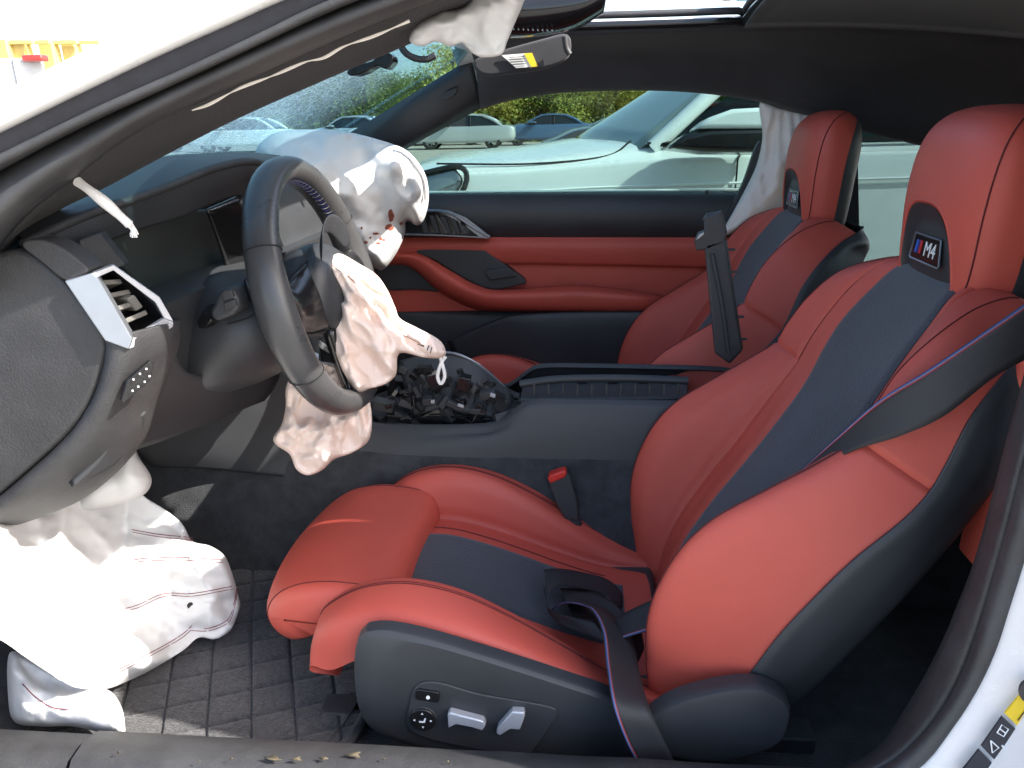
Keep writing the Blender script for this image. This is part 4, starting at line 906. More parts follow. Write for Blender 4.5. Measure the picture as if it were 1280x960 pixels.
solid_poly('screen_reflector', DX([(196, 251), (216, 249), (217, 260), (200, 262)], -.585), (-.006, 0, 0), 'silver_satin', dash, bevel=0.001)
solid_poly('cluster_side', [P(98, 300, -.66), P(125, 290, -.62), P(157, 332, -.62), P(140, 338, -.63), P(112, 335, -.65)], (-.006, 0.02, 0), 'grey_plastic', dash, bevel=0.002)
# right side of the cluster recess
patch('cluster_wall', [[(258, 262, -.36), (300, 244, -.28)], [(272, 300, -.33), (312, 290, -.26)], [(290, 360, -.30), (330, 345, -.24)]], 10, 10, 'gloss_black', dash)
# end panel by the door hinge
ep = even([(-70, 350), (-20, 322), (24, 312), (50, 326), (80, 353), (108, 388), (130, 424), (126, 460), (112, 500), (80, 545), (20, 600), (-30, 640), (-80, 670)], 60, True, smooth=True)
solid_poly('end_panel', [P(x, y, -.735) for x, y in ep], (0, .02, 0), 'grey_plastic', dash, bevel=0.006)
# corner between end panel and the driver's face
gl = [(131, 424), (132, 436), (128, 462), (114, 502), (82, 548), (22, 603), (-40, 655)]
gr = [(216, 402), (217, 416), (214, 440), (192, 500), (166, 560), (98, 622), (0, 662)]
fr = [tuple((np.array(a)*.55+np.array(b)*.45))+(-.725,) for a, b in zip(gl, gr)]
patch('corner_trim', [[(x, y, -.715) for x, y in gl], [(x*.9+g[0]*.1, y*.9+g[1]*.1, -.738) for (x, y), g in zip(gl, gr)], fr, [(x, y, -.66) for x, y in gr], [(x+6, y-4, -.56) for x, y in gr]], 70, 24, 'grey_plastic', dash, solid=0.005)
# small dark wedge above the vent
solid_poly('corner_wedge', [P(x, y, -.742) for x, y in even([(27, 308), (34, 300), (56, 301), (80, 312), (104, 331), (110, 339), (98, 346), (80, 350), (52, 328)], 40, True)], (0, .03, 0), 'grey_plastic', dash, bevel=0.004)
# silver framed air vent: outer bezel, inner well, slats
ve = [(80, 351), (118, 340), (140, 332), (168, 352), (198, 376), (216, 404), (190, 420), (160, 436), (131, 425)]
vY = [-.742, -.735, -.71, -.69, -.672, -.665, -.68, -.715, -.742]
vi = [(116, 350), (126, 343), (142, 338), (168, 358), (193, 382), (205, 400), (184, 412), (163, 424), (140, 395)]
vent = empty_v = None
A = [P(x, y, Y) for (x, y), Y in zip(ve, vY)]; Bv = [P(x, y, Y-.002) for (x, y), Y in zip(vi, [-.725, -.72, -.705, -.688, -.674, -.668, -.682, -.71, -.727])]
Cv = [b+np.array((-.055, .02, 0)) for b in Bv]; n = 9
vent = solid_poly('air_vent', [P(x, y, Y) for x, y, Y in [(80, 351, -.746), (116, 341, -.742), (122, 347, -.738), (166, 423, -.735), (161, 437, -.74), (131, 426, -.748)]], (-.004, .012, 0), 'silver', dash, bevel=0.0015)
solid_poly('bezel_top', [P(x, y, Y) for x, y, Y in [(116, 341, -.74), (142, 331, -.715), (200, 372, -.68), (217, 402, -.672), (205, 398, -.676), (194, 378, -.684), (142, 338, -.715), (122, 347, -.738)]], (-.006, .008, 0), 'silver_satin', vent, bevel=0.001)
solid_poly('bezel_bottom', [P(x, y, Y) for x, y, Y in [(161, 437, -.738), (166, 423, -.733), (205, 398, -.676), (217, 403, -.672), (216, 409, -.674), (190, 424, -.70)]], (-.006, .008, 0), 'silver_satin', vent, bevel=0.001)
mk('vent_well', Bv+Cv, [(i, (i+1) % n, n+(i+1) % n, n+i) for i in range(n)]+[tuple(range(n, 2*n))], 'gloss_black', vent, angle=25)
for k in range(4):
    t = (k+.55)/4.2
    l = np.array(P(122+t*40, 346+t*70, -.728+.01*t)); r_ = np.array(P(150+t*44, 346+t*54, -.70+.02*t))
    solid_poly('slat', [l+np.array((-.004, 0, .004)), r_+np.array((-.004, 0, .004)), r_+np.array((-.034, .01, -.008)), l+np.array((-.034, .01, -.008))], (0.002, 0, -.005), 'vent_grey', vent, bevel=0.001)
solid_poly('vent_tab', [P(158, 374, -.705), P(168, 368, -.70), P(180, 384, -.69), P(170, 390, -.695)], (-.03, .01, 0), 'vent_grey', vent, bevel=0.002)
# light switch panel
lp = [P(150, 500, -.738), P(158, 474, -.736), P(186, 450, -.722), P(191, 452, -.718), P(186, 474, -.722), P(154, 502, -.736)]
lp = [p+np.array((.004, -.004, 0)) for p in lp]
ls = solid_poly('light_switch_panel', lp, (-.006, .006, 0), 'gloss_black', dash, bevel=0.001)
for i, (x, y) in enumerate([(164, 472), (172, 465), (180, 459), (163, 486), (170, 481), (178, 475), (184, 468)]):
    c = P(x, y, -.737+.016*(x-155)/35)+np.array((.006, -.006, 0))
    box('switch_symbol', c, (.0014, .0012, .0018), 'print_white', ls, bevel=0)
# knee panel lower edge
patch('knee_panel', [[(214, 440, -.60), (250, 470, -.52), (350, 462, -.25)], [(190, 505, -.62), (240, 510, -.50), (345, 480, -.25)], [(166, 562, -.62), (215, 545, -.50), (330, 500, -.26)]], 20, 14, 'black_plastic', dash)
patch('pull_handle', [[(150, 530, -.705), (180, 512, -.68)], [(120, 575, -.71), (172, 540, -.67)], [(88, 606, -.72), (140, 580, -.68)]], 10, 14, 'black_plastic', dash, solid=0.008)
# steering column cover and stalk
col_ = [[(218, 372, -.38), (262, 346, -.40), (300, 338, -.40), (345, 336, -.40)], [(213, 384, -.46), (258, 364, -.485), (300, 358, -.48), (345, 352, -.46)], [(212, 425, -.50), (262, 424, -.525), (305, 420, -.52), (350, 405, -.49)], [(202, 470, -.49), (258, 478, -.505), (310, 466, -.49), (358, 445, -.46)], [(195, 496, -.41), (258, 494, -.42), (318, 478, -.40), (368, 455, -.38)]]
patch('column_cover', col_, 40, 40, 'black_plastic', dash, solid=0.005)
tube('column_cover_gap', [P(285, 405, -.527), P(305, 399, -.523), P(320, 392, -.515)], 0.0009, 'gap', dash, n=4)
st = solid_poly('indicator_stalk', [P(x, y, -.56) for x, y in [(272, 368), (278, 361), (290, 360), (297, 374), (299, 384), (292, 394), (272, 402), (264, 398), (262, 388), (268, 380)]], (0, .045, 0), 'black_plastic', dash, bevel=0.006)
solid_poly('stalk_button', [P(x, y, -.565) for x, y in [(277, 366), (281, 363), (289, 363), (292, 371), (279, 377)]], (0, .006, 0), 'grey_plastic', st, bevel=0.001)
solid_poly('stalk_button', [P(x, y, -.565) for x, y in [(279, 379), (293, 374), (296, 383), (282, 389)]], (0, .006, 0), 'grey_plastic', st, bevel=0.001)
tube('stalk_root', [P(268, 390, -.53), P(258, 404, -.51)], 0.012, 'gloss_black', st, n=10, res=4)
# passenger end vent beyond the airbag
pv = solid_poly('air_vent', [P(x, y, .655) for x, y in [(500, 262), (540, 261), (560, 264), (578, 272), (614, 297), (604, 298), (500, 292)]], (0, .02, 0), 'gloss_black', dash, bevel=0.002)
tube('vent_frame', [P(x, y, .648) for x, y in [(530, 263), (552, 264), (570, 270), (590, 283), (612, 296)]], 0.0075, 'silver', pv, n=8, flat=0.6)
tube('vent_frame', [P(x, y, .648) for x, y in [(506, 293), (550, 294), (612, 297)]], 0.003, 'silver', pv, n=6)
solid_poly('vent_frame', [P(x, y, .645) for x, y in [(536, 262), (560, 263), (582, 272), (613, 296), (600, 297), (576, 279), (556, 268)]], (0, .01, 0), 'silver', pv, bevel=0.001)
for x0 in (522, 536, 550, 562, 574): solid_poly('slat', [P(x0, 268+(x0-522)*.12, .645), P(x0+6, 268+(x0-522)*.12, .645), P(x0+14, 292, .645), P(x0+8, 292, .645)], (0, .012, 0), 'black_plastic', pv, bevel=0.001)
for x0 in (545, 568): tube('slat_trim', [P(x0, 268, .642), P(x0+14, 292, .642)], 0.0016, 'silver', pv, n=5, res=3)

# ================================================================ steering wheel
wc = np.array((-.392, -.372, .914)); wt = np.array((-.243, 0, .970)); wt = wt/np.linalg.norm(wt); wy = np.array((0, 1.0, 0)); wn_ = np.array((.970, 0, .243)); wn_ = wn_/np.linalg.norm(wn_)
sw = empty('steering_wheel', tuple(wc), 'black leather steering wheel with burst hub cover, seen nearly edge on', 'steering wheel')
RW = 0.1795
def wp(a, r=RW, d=0.0): return wc+(wy*math.sin(a)+wt*math.cos(a))*r+wn_*d
V = []; n = 120; k = 18
for i in range(n):
    a = 2*math.pi*i/n; th = 1.0+0.10*(math.exp(-((abs(math.degrees(a)-90)-0)/18)**2) if a < math.pi else math.exp(-((math.degrees(a)-270)/18)**2))
    rd = RW-(0.010*math.exp(-((math.degrees(a)-180)/34)**2))
    er = wy*math.sin(a)+wt*math.cos(a)
    for j in range(k):
        b = 2*math.pi*j/k; V.append(wc+er*(rd+0.0190*th*math.cos(b))+wn_*0.0245*th*math.sin(b))
rim = mk('rim', V, [(i*k+j, i*k+(j+1) % k, ((i+1) % n)*k+(j+1) % k, ((i+1) % n)*k+j) for i in range(n) for j in range(k)], 'wheel_leather', sw, angle=0)
for a in (R(-62), R(-118), R(62), R(118)):
    er = wy*math.sin(a)+wt*math.cos(a)
    tube('rim_joint', [wc+er*(RW+0.0198*math.cos(b))+wn_*0.0254*math.sin(b) for b in np.linspace(0, 6.2832, 25)], 0.0009, 'gap', rim, n=4, res=0)
for i in range(64):     # blue and red cross stitching on the inside of the rim
    a = R(-60)+R(120)*i/63
    tube('cross_stitch', [wp(a-.006, RW-.0188, -.004), wp(a+.006, RW-.0194, .002), wp(a-.004, RW-.0182, .008)], 0.0007, 'badge_navy' if i % 2 else 'belt_white', rim, n=4, res=4)
# spokes
for a0, wd in ((R(-90), .045), (R(90), .045), (R(180), .05)):
    er = wy*math.sin(a0)+wt*math.cos(a0); et = wy*math.cos(a0)-wt*math.sin(a0)
    rows = []
    for r_, w_, d in ((.05, wd*1.1, .005), (.10, wd*.9, .0), (.14, wd*.7, -.004), (.172, wd*.9, 0)):
        rows.append([wc+er*r_+et*w_*t+wn_*(d+.012*(1-t*t)) for t in (-1, -.5, 0, .5, 1)])
    S = Surf(rows); V = [S.at(4*i/11, 3*j/11) for j in range(12) for i in range(12)]
    mk('spoke', V, gridfaces(12, 12), 'gloss_black', sw, angle=0, solid=0.016)
# hub with torn cover
V = []
for j, (r_, d) in enumerate([(.0, .040), (.03, .040), (.055, .034), (.07, .020), (.076, .0), (.072, -.03), (.05, -.05), (0, -.05)]):
    for i in range(32):
        a = 2*math.pi*i/32; V.append(wc+(wy*math.sin(a)*1.15+wt*math.cos(a)*.92)*r_+wn_*d)
mk('hub', V, gridfaces(32, 8, True), 'black_leather', sw, angle=0)
mk('cover_flap', [wp(R(-60), .07, .03), wp(R(-20), .085, .03), wp(R(20), .085, .03), wp(R(60), .07, .03), wp(R(-55), .095, .045), wp(R(-20), .112, .048), wp(R(20), .112, .048), wp(R(55), .095, .045)], [(0, 1, 5, 4), (1, 2, 6, 5), (2, 3, 7, 6)], 'black_leather', sw, solid=0.004, subsurf=2)
solid_poly('shift_paddle', [wp(R(-100), .10, -.03), wp(R(-100), .165, -.03), wp(R(-70), .165, -.035), wp(R(-60), .12, -.035), wp(R(-75), .09, -.03)], wn_*-.006, 'gloss_black', sw, bevel=0.002)

# ================================================================ air bags
wb = empty('wheel_airbag', tuple(P(450, 450, -.40)), 'deflated pale pink airbag hanging limp out of the steering wheel', 'airbag')
bagU = Pillow([(404, 324), (412, 317), (428, 318), (446, 328), (470, 343), (484, 362), (494, 384), (500, 398), (522, 410), (548, 424), (557, 438), (553, 447), (530, 447), (505, 441), (497, 446), (495, 468), (482, 480), (462, 486), (446, 490), (432, 470), (420, 446), (410, 415), (405, 370)],
              lambda x, y: -.345-.0004*(y-320)+.0006*(x-450), .032, 30, [(30, .0008, 30, 1.15, .35, 1), (90, .0009, 10, 1.05, .5, 2)], step=2.3, pleats=[(395, 300, 24, .016, 1.0), (560, 440, 9, .010, 2.0)])
o = bagU.build('upper_bag', 'pink_fabric', wb)
seam_px('stitched_seam', bagU, [(412, 330), (440, 350), (470, 385), (490, 410), (530, 432)], 'dark_red_thread', o, r=.0005)
seam_px('stitched_seam', bagU, [(425, 330), (470, 362), (490, 395)], 'cream_fabric', o, r=.0009)
bagL = Pillow([(372, 458), (395, 452), (420, 456), (440, 472), (455, 486), (463, 505), (465, 530), (460, 552), (440, 566), (418, 574), (402, 588), (384, 594), (370, 586), (362, 568), (345, 556), (342, 546), (352, 530), (357, 508), (358, 482)],
              lambda x, y: -.335-.0002*(y-450), .036, 30, [(26, .0009, 26, 1.2, .6, 3), (90, .0009, 9, 1.0, .9, 4)], step=2.3, pleats=[(450, 430, 16, .017, 5.0), (350, 560, 8, .010, 6.0)])
o = bagL.build('lower_bag', 'pink_fabric', wb)
tube('cord', [P(548, 440, -.33), P(552, 452, -.335), P(556, 470, -.335), P(551, 480, -.335), P(547, 470, -.335), P(551, 455, -.335), P(557, 446, -.335)], 0.0028, 'rope', wb, n=6, res=40)
for pts in ([(522, 430), (530, 433)], [(536, 432), (534, 438)], [(540, 434), (538, 441)]): seam_px('print_mark', bagU, pts, 'print_black', wb, r=.0008, n=6)

pb = empty('passenger_airbag', tuple(P(440, 300, .35)), 'large white inflated passenger airbag with brown stains slumped over the dashboard', 'airbag')
bagP = Pillow([(318, 196), (326, 178), (350, 164), (400, 162), (440, 166), (478, 176), (505, 186), (522, 202), (533, 222), (536, 248), (531, 272), (522, 282), (508, 276), (506, 292), (498, 312), (486, 330), (476, 338), (462, 330), (440, 308), (410, 282), (370, 262), (335, 246), (318, 222)],
              lambda x, y: .34-.0006*(430-x), .20, 85, [(18, .0010, 55, 1.0, .5, 5), (40, .0009, 18, 1.1, .7, 6)], step=4.5)
bo = bagP.build('bag', 'white_fabric', pb)
def stain(bag, cx, cy, rx, ry, parent, m='brown_stain', seed=0):
    V = []; n = 14; rs_ = random.Random(seed)
    pts = [(cx+rx*(.6+.5*rs_.random())*math.cos(a), cy+ry*(.6+.5*rs_.random())*math.sin(a)) for a in np.linspace(0, 6.28, n, False)]
    c = bag.front(cx, cy, .0012); V = [c]+[bag.front(x, y, .0010) for x, y in pts]+[bag.front((x+cx)/2, (y+cy)/2, .0012) for x, y in pts]
    F = [(0, n+1+i, n+1+(i+1) % n) for i in range(n)]+[(n+1+i, 1+i, 1+(i+1) % n, n+1+(i+1) % n) for i in range(n)]
    mk('stain', V, F, m, parent, angle=0)
for i, (x, y, a, b) in enumerate([(489, 270, 4, 9), (487, 284, 7, 5), (501, 279, 3, 3), (470, 292, 5, 2), (457, 303, 4, 2), (476, 298, 2, 3), (463, 297, 2, 2), (473, 304, 4, 2), (452, 285, 2, 2), (480, 300, 3, 1.6)]): stain(bagP, x, y, a, b, bo, seed=i)

kb = empty('knee_airbag', tuple(P(150, 880, -.62)), 'white knee airbag with red stitched seams draped from under the dashboard to the sill', 'airbag')
kY = lambda x, y: -.37-.0019*max(0, y-750)-.0020*max(0, 158-x)
bagK = Pillow([(-30, 668), (20, 650), (60, 630), (100, 612), (140, 600), (165, 606), (182, 622), (205, 636), (228, 655), (240, 676), (262, 682), (280, 694), (290, 716), (298, 745), (300, 758), (294, 776), (286, 790), (268, 799), (248, 797), (230, 812), (205, 828), (180, 842), (158, 852), (138, 860), (120, 862), (90, 858), (60, 840), (30, 820), (0, 800), (-30, 795)],
              kY, .075, 70, [(24, .0006, 75, .25, .5, 7), (60, .0005, 22, .3, .7, 8)], step=4, pleats=[(140, 520, 11, .018, 9.0)])
o = bagK.build('bag', 'white_fabric', kb)
for pts in ([(165, 662), (200, 668), (240, 672)], [(150, 703), (180, 698), (230, 697), (278, 700)], [(136, 765), (170, 757), (205, 742), (240, 742), (290, 733)], [(238, 785), (262, 785), (285, 774), (293, 752), (296, 735)], [(150, 836), (190, 815), (225, 795), (240, 782)]):
    seam_px('stitched_seam', bagK, pts, 'dark_red_thread', o, r=.0007); seam_px('stitched_seam', bagK, [(x+1, y+3.2) for x, y in pts], 'dark_red_thread', o, r=.0006)
q = bagK.front(238, 758, .001)
solid_poly('vent_button', [q+np.array((.006*math.cos(a), 0, .006*math.sin(a))) for a in np.linspace(0, 6.28, 16, False)], (0, .003, 0), 'print_black', o, bevel=0)
bagK2 = Pillow([(92, 640), (110, 600), (150, 566), (165, 558), (176, 575), (189, 596), (186, 612), (170, 624), (140, 632)], -.46, .05, 34, [(8, .0004, 34, .4, .6, 9)], step=5)
bagK2.build('bag_upper', 'white_fabric', kb)
bagK3 = Pillow([(12, 816), (40, 826), (80, 846), (110, 856), (138, 864), (152, 884), (156, 905), (154, 918), (128, 916), (90, 908), (50, 908), (18, 902), (10, 870)], lambda x, y: -.655-.0006*(y-850), .03, 30, [(14, .0005, 30, .5, .6, 10), (16, .0004, 12, .4, .7, 11)], step=4)
o = bagK3.build('bag_tail', 'white_fabric', kb)
seam_px('stitched_seam', bagK3, [(28, 855), (45, 872), (65, 884), (85, 887)], 'dark_red_thread', o, r=.0007)

cb = empty('curtain_airbag', tuple(P(960, 200, .60)), 'cream curtain airbag hanging from the roof behind the passenger seat', 'airbag')
bagC = Pillow([(950, 128), (975, 134), (1005, 140), (1030, 146), (1040, 170), (1030, 220), (1010, 262), (985, 268), (955, 274), (930, 283), (910, 294), (903, 290), (918, 262), (934, 232), (946, 205), (953, 170)], lambda x, y: .62, .035, 36, [(14, .0009, 34, 1.95, .25, 12), (20, .0007, 14, 1.9, .4, 13)], step=3.5, pleats=[(975, 80, 20, .022, 12.0)])
bagC.build('bag', 'cream_fabric', cb)

rb = empty('roof_airbag', tuple(P(590, 40, -.2)), 'torn white airbag fabric hanging from the roof above the windshield', 'airbag')
bagR = Pillow([(512, 52), (516, 38), (528, 26), (550, 14), (580, 8), (600, -12), (640, -24), (662, -20), (655, 2), (645, 26), (634, 52), (627, 68), (605, 72), (590, 66), (578, 54), (562, 58), (545, 52), (528, 58)], lambda x, y: -.66, .018, 24, [(12, .0006, 34, .9, .6, 14), (20, .0005, 12, .7, .8, 15)], step=4)
bagR.build('bag', 'white_fabric', rb)

cord = tube('frayed_cord', [P(97, 227, -.715), P(112, 238, -.72), P(130, 252, -.72), P(148, 268, -.715), P(162, 281, -.71)], 0.0052, 'rope', None, n=10, res=30, rad=lambda t: 1-.15*math.sin(t*9))
tag(cord, 'short white frayed cord dangling from the driver side pillar trim', 'cord')
for i in range(14):
    a = random.random()*6.28; p0 = P(162, 281, -.71); e = p0+np.array((.004*math.cos(a)+.003, .003*math.sin(a), -.008-.006*random.random()))
    tube('fray', [p0+np.array((.003*math.cos(a), 0, .003*math.sin(a))), (p0+e)/2+np.array((.002, 0, 0)), e], 0.0009, 'rope', cord, n=4, res=5)

# ================================================================ mirror, visor, overhead unit
rm = empty('rear_view_mirror', tuple(P(465, 80, 0)), 'black rear view mirror hanging crooked at the top of the windshield', 'mirror')
solid_poly('housing', [P(x, y, -.02) for x, y in even([(433, 90), (445, 82), (465, 76), (470, 70), (480, 66), (489, 68), (491, 78), (482, 86), (470, 83), (455, 91), (440, 95)], 40, True)], (0, .04, 0), 'gloss_black', rm, bevel=0.006)
tube('bent_bracket', [P(498, 52, -.05), P(507, 66, -.06), P(520, 73, -.06), P(534, 74, -.06), P(544, 69, -.06)], 0.006, 'black_plastic', rm, n=8)
vz = empty('sun_visor', tuple(P(650, 75, .2)), 'dark fabric passenger sun visor with white and yellow warning label', 'sun visor')
o = solid_poly('panel', [P(x, y, .22) for x, y in even([(592, 76), (630, 62), (680, 48), (708, 42), (714, 56), (708, 74), (680, 86), (640, 92), (604, 94)], 40, True)], (0.0, .018, 0), 'headliner', vz, bevel=0.006)
o = solid_poly('warning_label', [P(x, y, .214) for x, y in [(627, 69), (665, 66), (672, 83), (645, 85)]], (0, .002, 0), 'label_white', vz, bevel=0)
solid_poly('label_band', [P(x, y, .2125) for x, y in [(655, 67), (665, 66), (672, 83), (664, 83.6)]], (0, .001, 0), 'yellow', o, bevel=0)
for k in range(4): tube('print_line', [P(636+k, 72+k*3, .2125), P(655+k, 70.6+k*3, .2125)], 0.0006, 'print_black', o, n=4, res=2)
tube('visor_pivot', [P(706, 46, .2), P(708, 60, .2), P(712, 68, .2)], 0.006, 'grey_plastic', vz, n=8)
oc = empty('overhead_unit', tuple(P(690, 25, 0)), 'glossy black overhead console hanging down at the front of the roof', 'console')
quad_sheet('housing', [[P(640, -30, .05), P(670, -25, .05), P(720, -30, .05), P(762, -40, .05)], [P(640, 12, .02), P(670, 12, .02), P(725, 5, .02), P(758, -8, .02)], [P(636, 42, .06), P(670, 40, .06), P(718, 30, .06), P(754, 12, .06)], [P(636, 47, .16), P(672, 44, .16), P(720, 34, .16), P(752, 16, .16)]], 'gloss_black', oc, 24, 20, solid=0.006)
for k in range(10): tube('grille_bar', [P(636+k*6, 36+0.2*k, .035), P(640+k*6, 45-.4*k, .10)], 0.0012, 'silver_satin', oc, n=4, res=3)

# ================================================================ passenger door
pd = empty('passenger_door', (0, .8, .4), 'closed passenger door with red leather panel and black upper trim', 'car door')
patch('upper_trim', [[(430, 243, .715), (600, 243, .715), (800, 242, .715), (960, 242, .715)], [(430, 246, .69), (600, 246, .69), (800, 246, .69), (960, 246, .69)], [(430, 262, .672), (600, 262, .672), (800, 262, .672), (960, 262, .672)], [(430, 282, .675), (600, 282, .675), (800, 282, .675), (960, 282, .675)], [(430, 299, .70), (600, 299, .70), (800, 299, .70), (960, 299, .70)]], 30, 30, 'black_plastic', pd, solid=0.006)
patch('red_panel', [[(440, 297, .690), (600, 297, .690), (800, 297, .690), (960, 297, .690)], [(440, 308, .676), (600, 308, .676), (800, 309, .676), (960, 310, .676)], [(440, 326, .686), (600, 326, .686), (800, 329, .686), (960, 334, .686)], [(440, 330, .700), (600, 330, .700), (800, 333, .700), (960, 338, .700)], [(440, 345, .702), (600, 345, .702), (800, 350, .702), (960, 356, .702)], [(440, 395, .71), (600, 395, .71), (800, 395, .71), (960, 396, .71)]], 30, 40, 'red_leather', pd, solid=0.006)
slab('handle_recess', even([(520, 313), (598, 313), (612, 318), (656, 350), (650, 356), (618, 362), (596, 356), (570, 342), (545, 326)], 50, True), .672, .03, 'black_plastic', pd, bevel=0.003)
slab('door_handle', [(604, 338), (636, 334), (646, 346), (612, 351)], .664, .02, 'black_plastic', pd, bevel=0.004)
slab('lower_recess', even([(470, 326), (510, 327), (535, 342), (556, 364), (520, 362), (480, 360)], 30, True), .675, .03, 'black_plastic', pd, bevel=0.003)
patch('armrest', [[(470, 318, .675), (520, 317, .675), (558, 336, .668), (596, 357, .66), (630, 363, .655), (720, 358, .655), (800, 366, .655), (824, 370, .665)], [(470, 320, .655), (519, 321, .655), (555, 342, .64), (594, 362, .625), (630, 367, .61), (720, 364, .61), (800, 370, .61), (827, 374, .65)], [(470, 324, .655), (516, 326, .655), (552, 350, .635), (592, 368, .615), (630, 374, .60), (720, 372, .60), (800, 376, .60), (829, 379, .645)], [(470, 330, .67), (512, 331, .665), (548, 358, .65), (590, 378, .63), (630, 384, .615), (720, 386, .615), (800, 387, .615), (829, 386, .65)], [(470, 334, .69), (510, 334, .69), (545, 362, .69), (588, 384, .68), (630, 389, .67), (720, 390, .67), (800, 390, .67), (828, 389, .68)]], 80, 24, 'red_leather', pd, solid=0.004)
slab('red_lower', [(440, 358), (560, 364), (600, 382), (640, 388), (440, 392)], .682, .02, 'red_leather', pd, bevel=0.004)
patch('lower_panel', [[(430, 388, .69), (600, 389, .69), (760, 389, .69), (960, 390, .69)], [(430, 396, .675), (600, 398, .675), (760, 392, .668), (960, 394, .668)], [(430, 430, .67), (600, 425, .67), (760, 420, .655), (960, 420, .655)], [(430, 470, .68), (600, 470, .68), (760, 470, .665), (960, 470, .665)], [(430, 560, .69), (600, 560, .69), (760, 560, .68), (960, 560, .68)]], 30, 30, 'black_plastic', pd, solid=0.006)
patch('map_pocket', [[(560, 428, .66), (620, 402, .64), (660, 394, .63), (760, 390, .63), (880, 390, .63)], [(565, 432, .65), (622, 407, .625), (662, 400, .612), (760, 397, .612), (880, 397, .612)], [(575, 470, .65), (630, 460, .625), (670, 455, .615), (760, 452, .615), (880, 452, .615)], [(580, 540, .66), (640, 540, .64), (680, 540, .63), (760, 540, .63), (880, 540, .63)]], 40, 20, 'black_plastic', pd, solid=0.008)
quad_sheet('window_pane', [[P(400, 247, .712), P(600, 247, .712), P(800, 247, .712), P(965, 247, .712)], [P(480, 180, .69), P(640, 175, .69), P(800, 175, .69), P(975, 175, .69)], [P(590, 106, .655), P(690, 100, .655), P(830, 98, .655), P(990, 110, .655)]], 'window_tint', pd, 20, 14, solid=0.004)
solid_poly('lock_pin', [P(x, y, .70) for x, y in [(882, 242), (882, 238), (886, 238), (886, 242)]], (0, .006, 0), 'black_plastic', pd, bevel=0.001)
quad_sheet('door_skin', [[(-.85, .80, .30), (.45, .80, .30)], [(-.85, .88, .6), (.45, .88, .6)], [(-.85, .84, .92), (.45, .84, .92)], [(-.85, .735, .955), (.45, .735, .955)]], 'white_paint', pd, 10, 14)
# far B pillar and quarter window of the shell
slab('passenger_belt_guide', even([(944, 186), (952, 176), (948, 204), (934, 240), (920, 268), (905, 288), (902, 280), (915, 256), (930, 226)], 40, True), .66, .02, 'black_plastic', car, bevel=0.002)
slab('passenger_b_pillar', [(985, 128), (1072, 158), (1076, 340), (960, 340), (930, 290), (958, 230)], .665, .04, 'headliner', car, bevel=0.004)
quad_sheet('quarter_window', [[P(1060, 380, .71), P(1180, 380, .71)], [P(1050, 150, .66), P(1190, 176, .66)]], 'quarter_tint', car, solid=0.004)
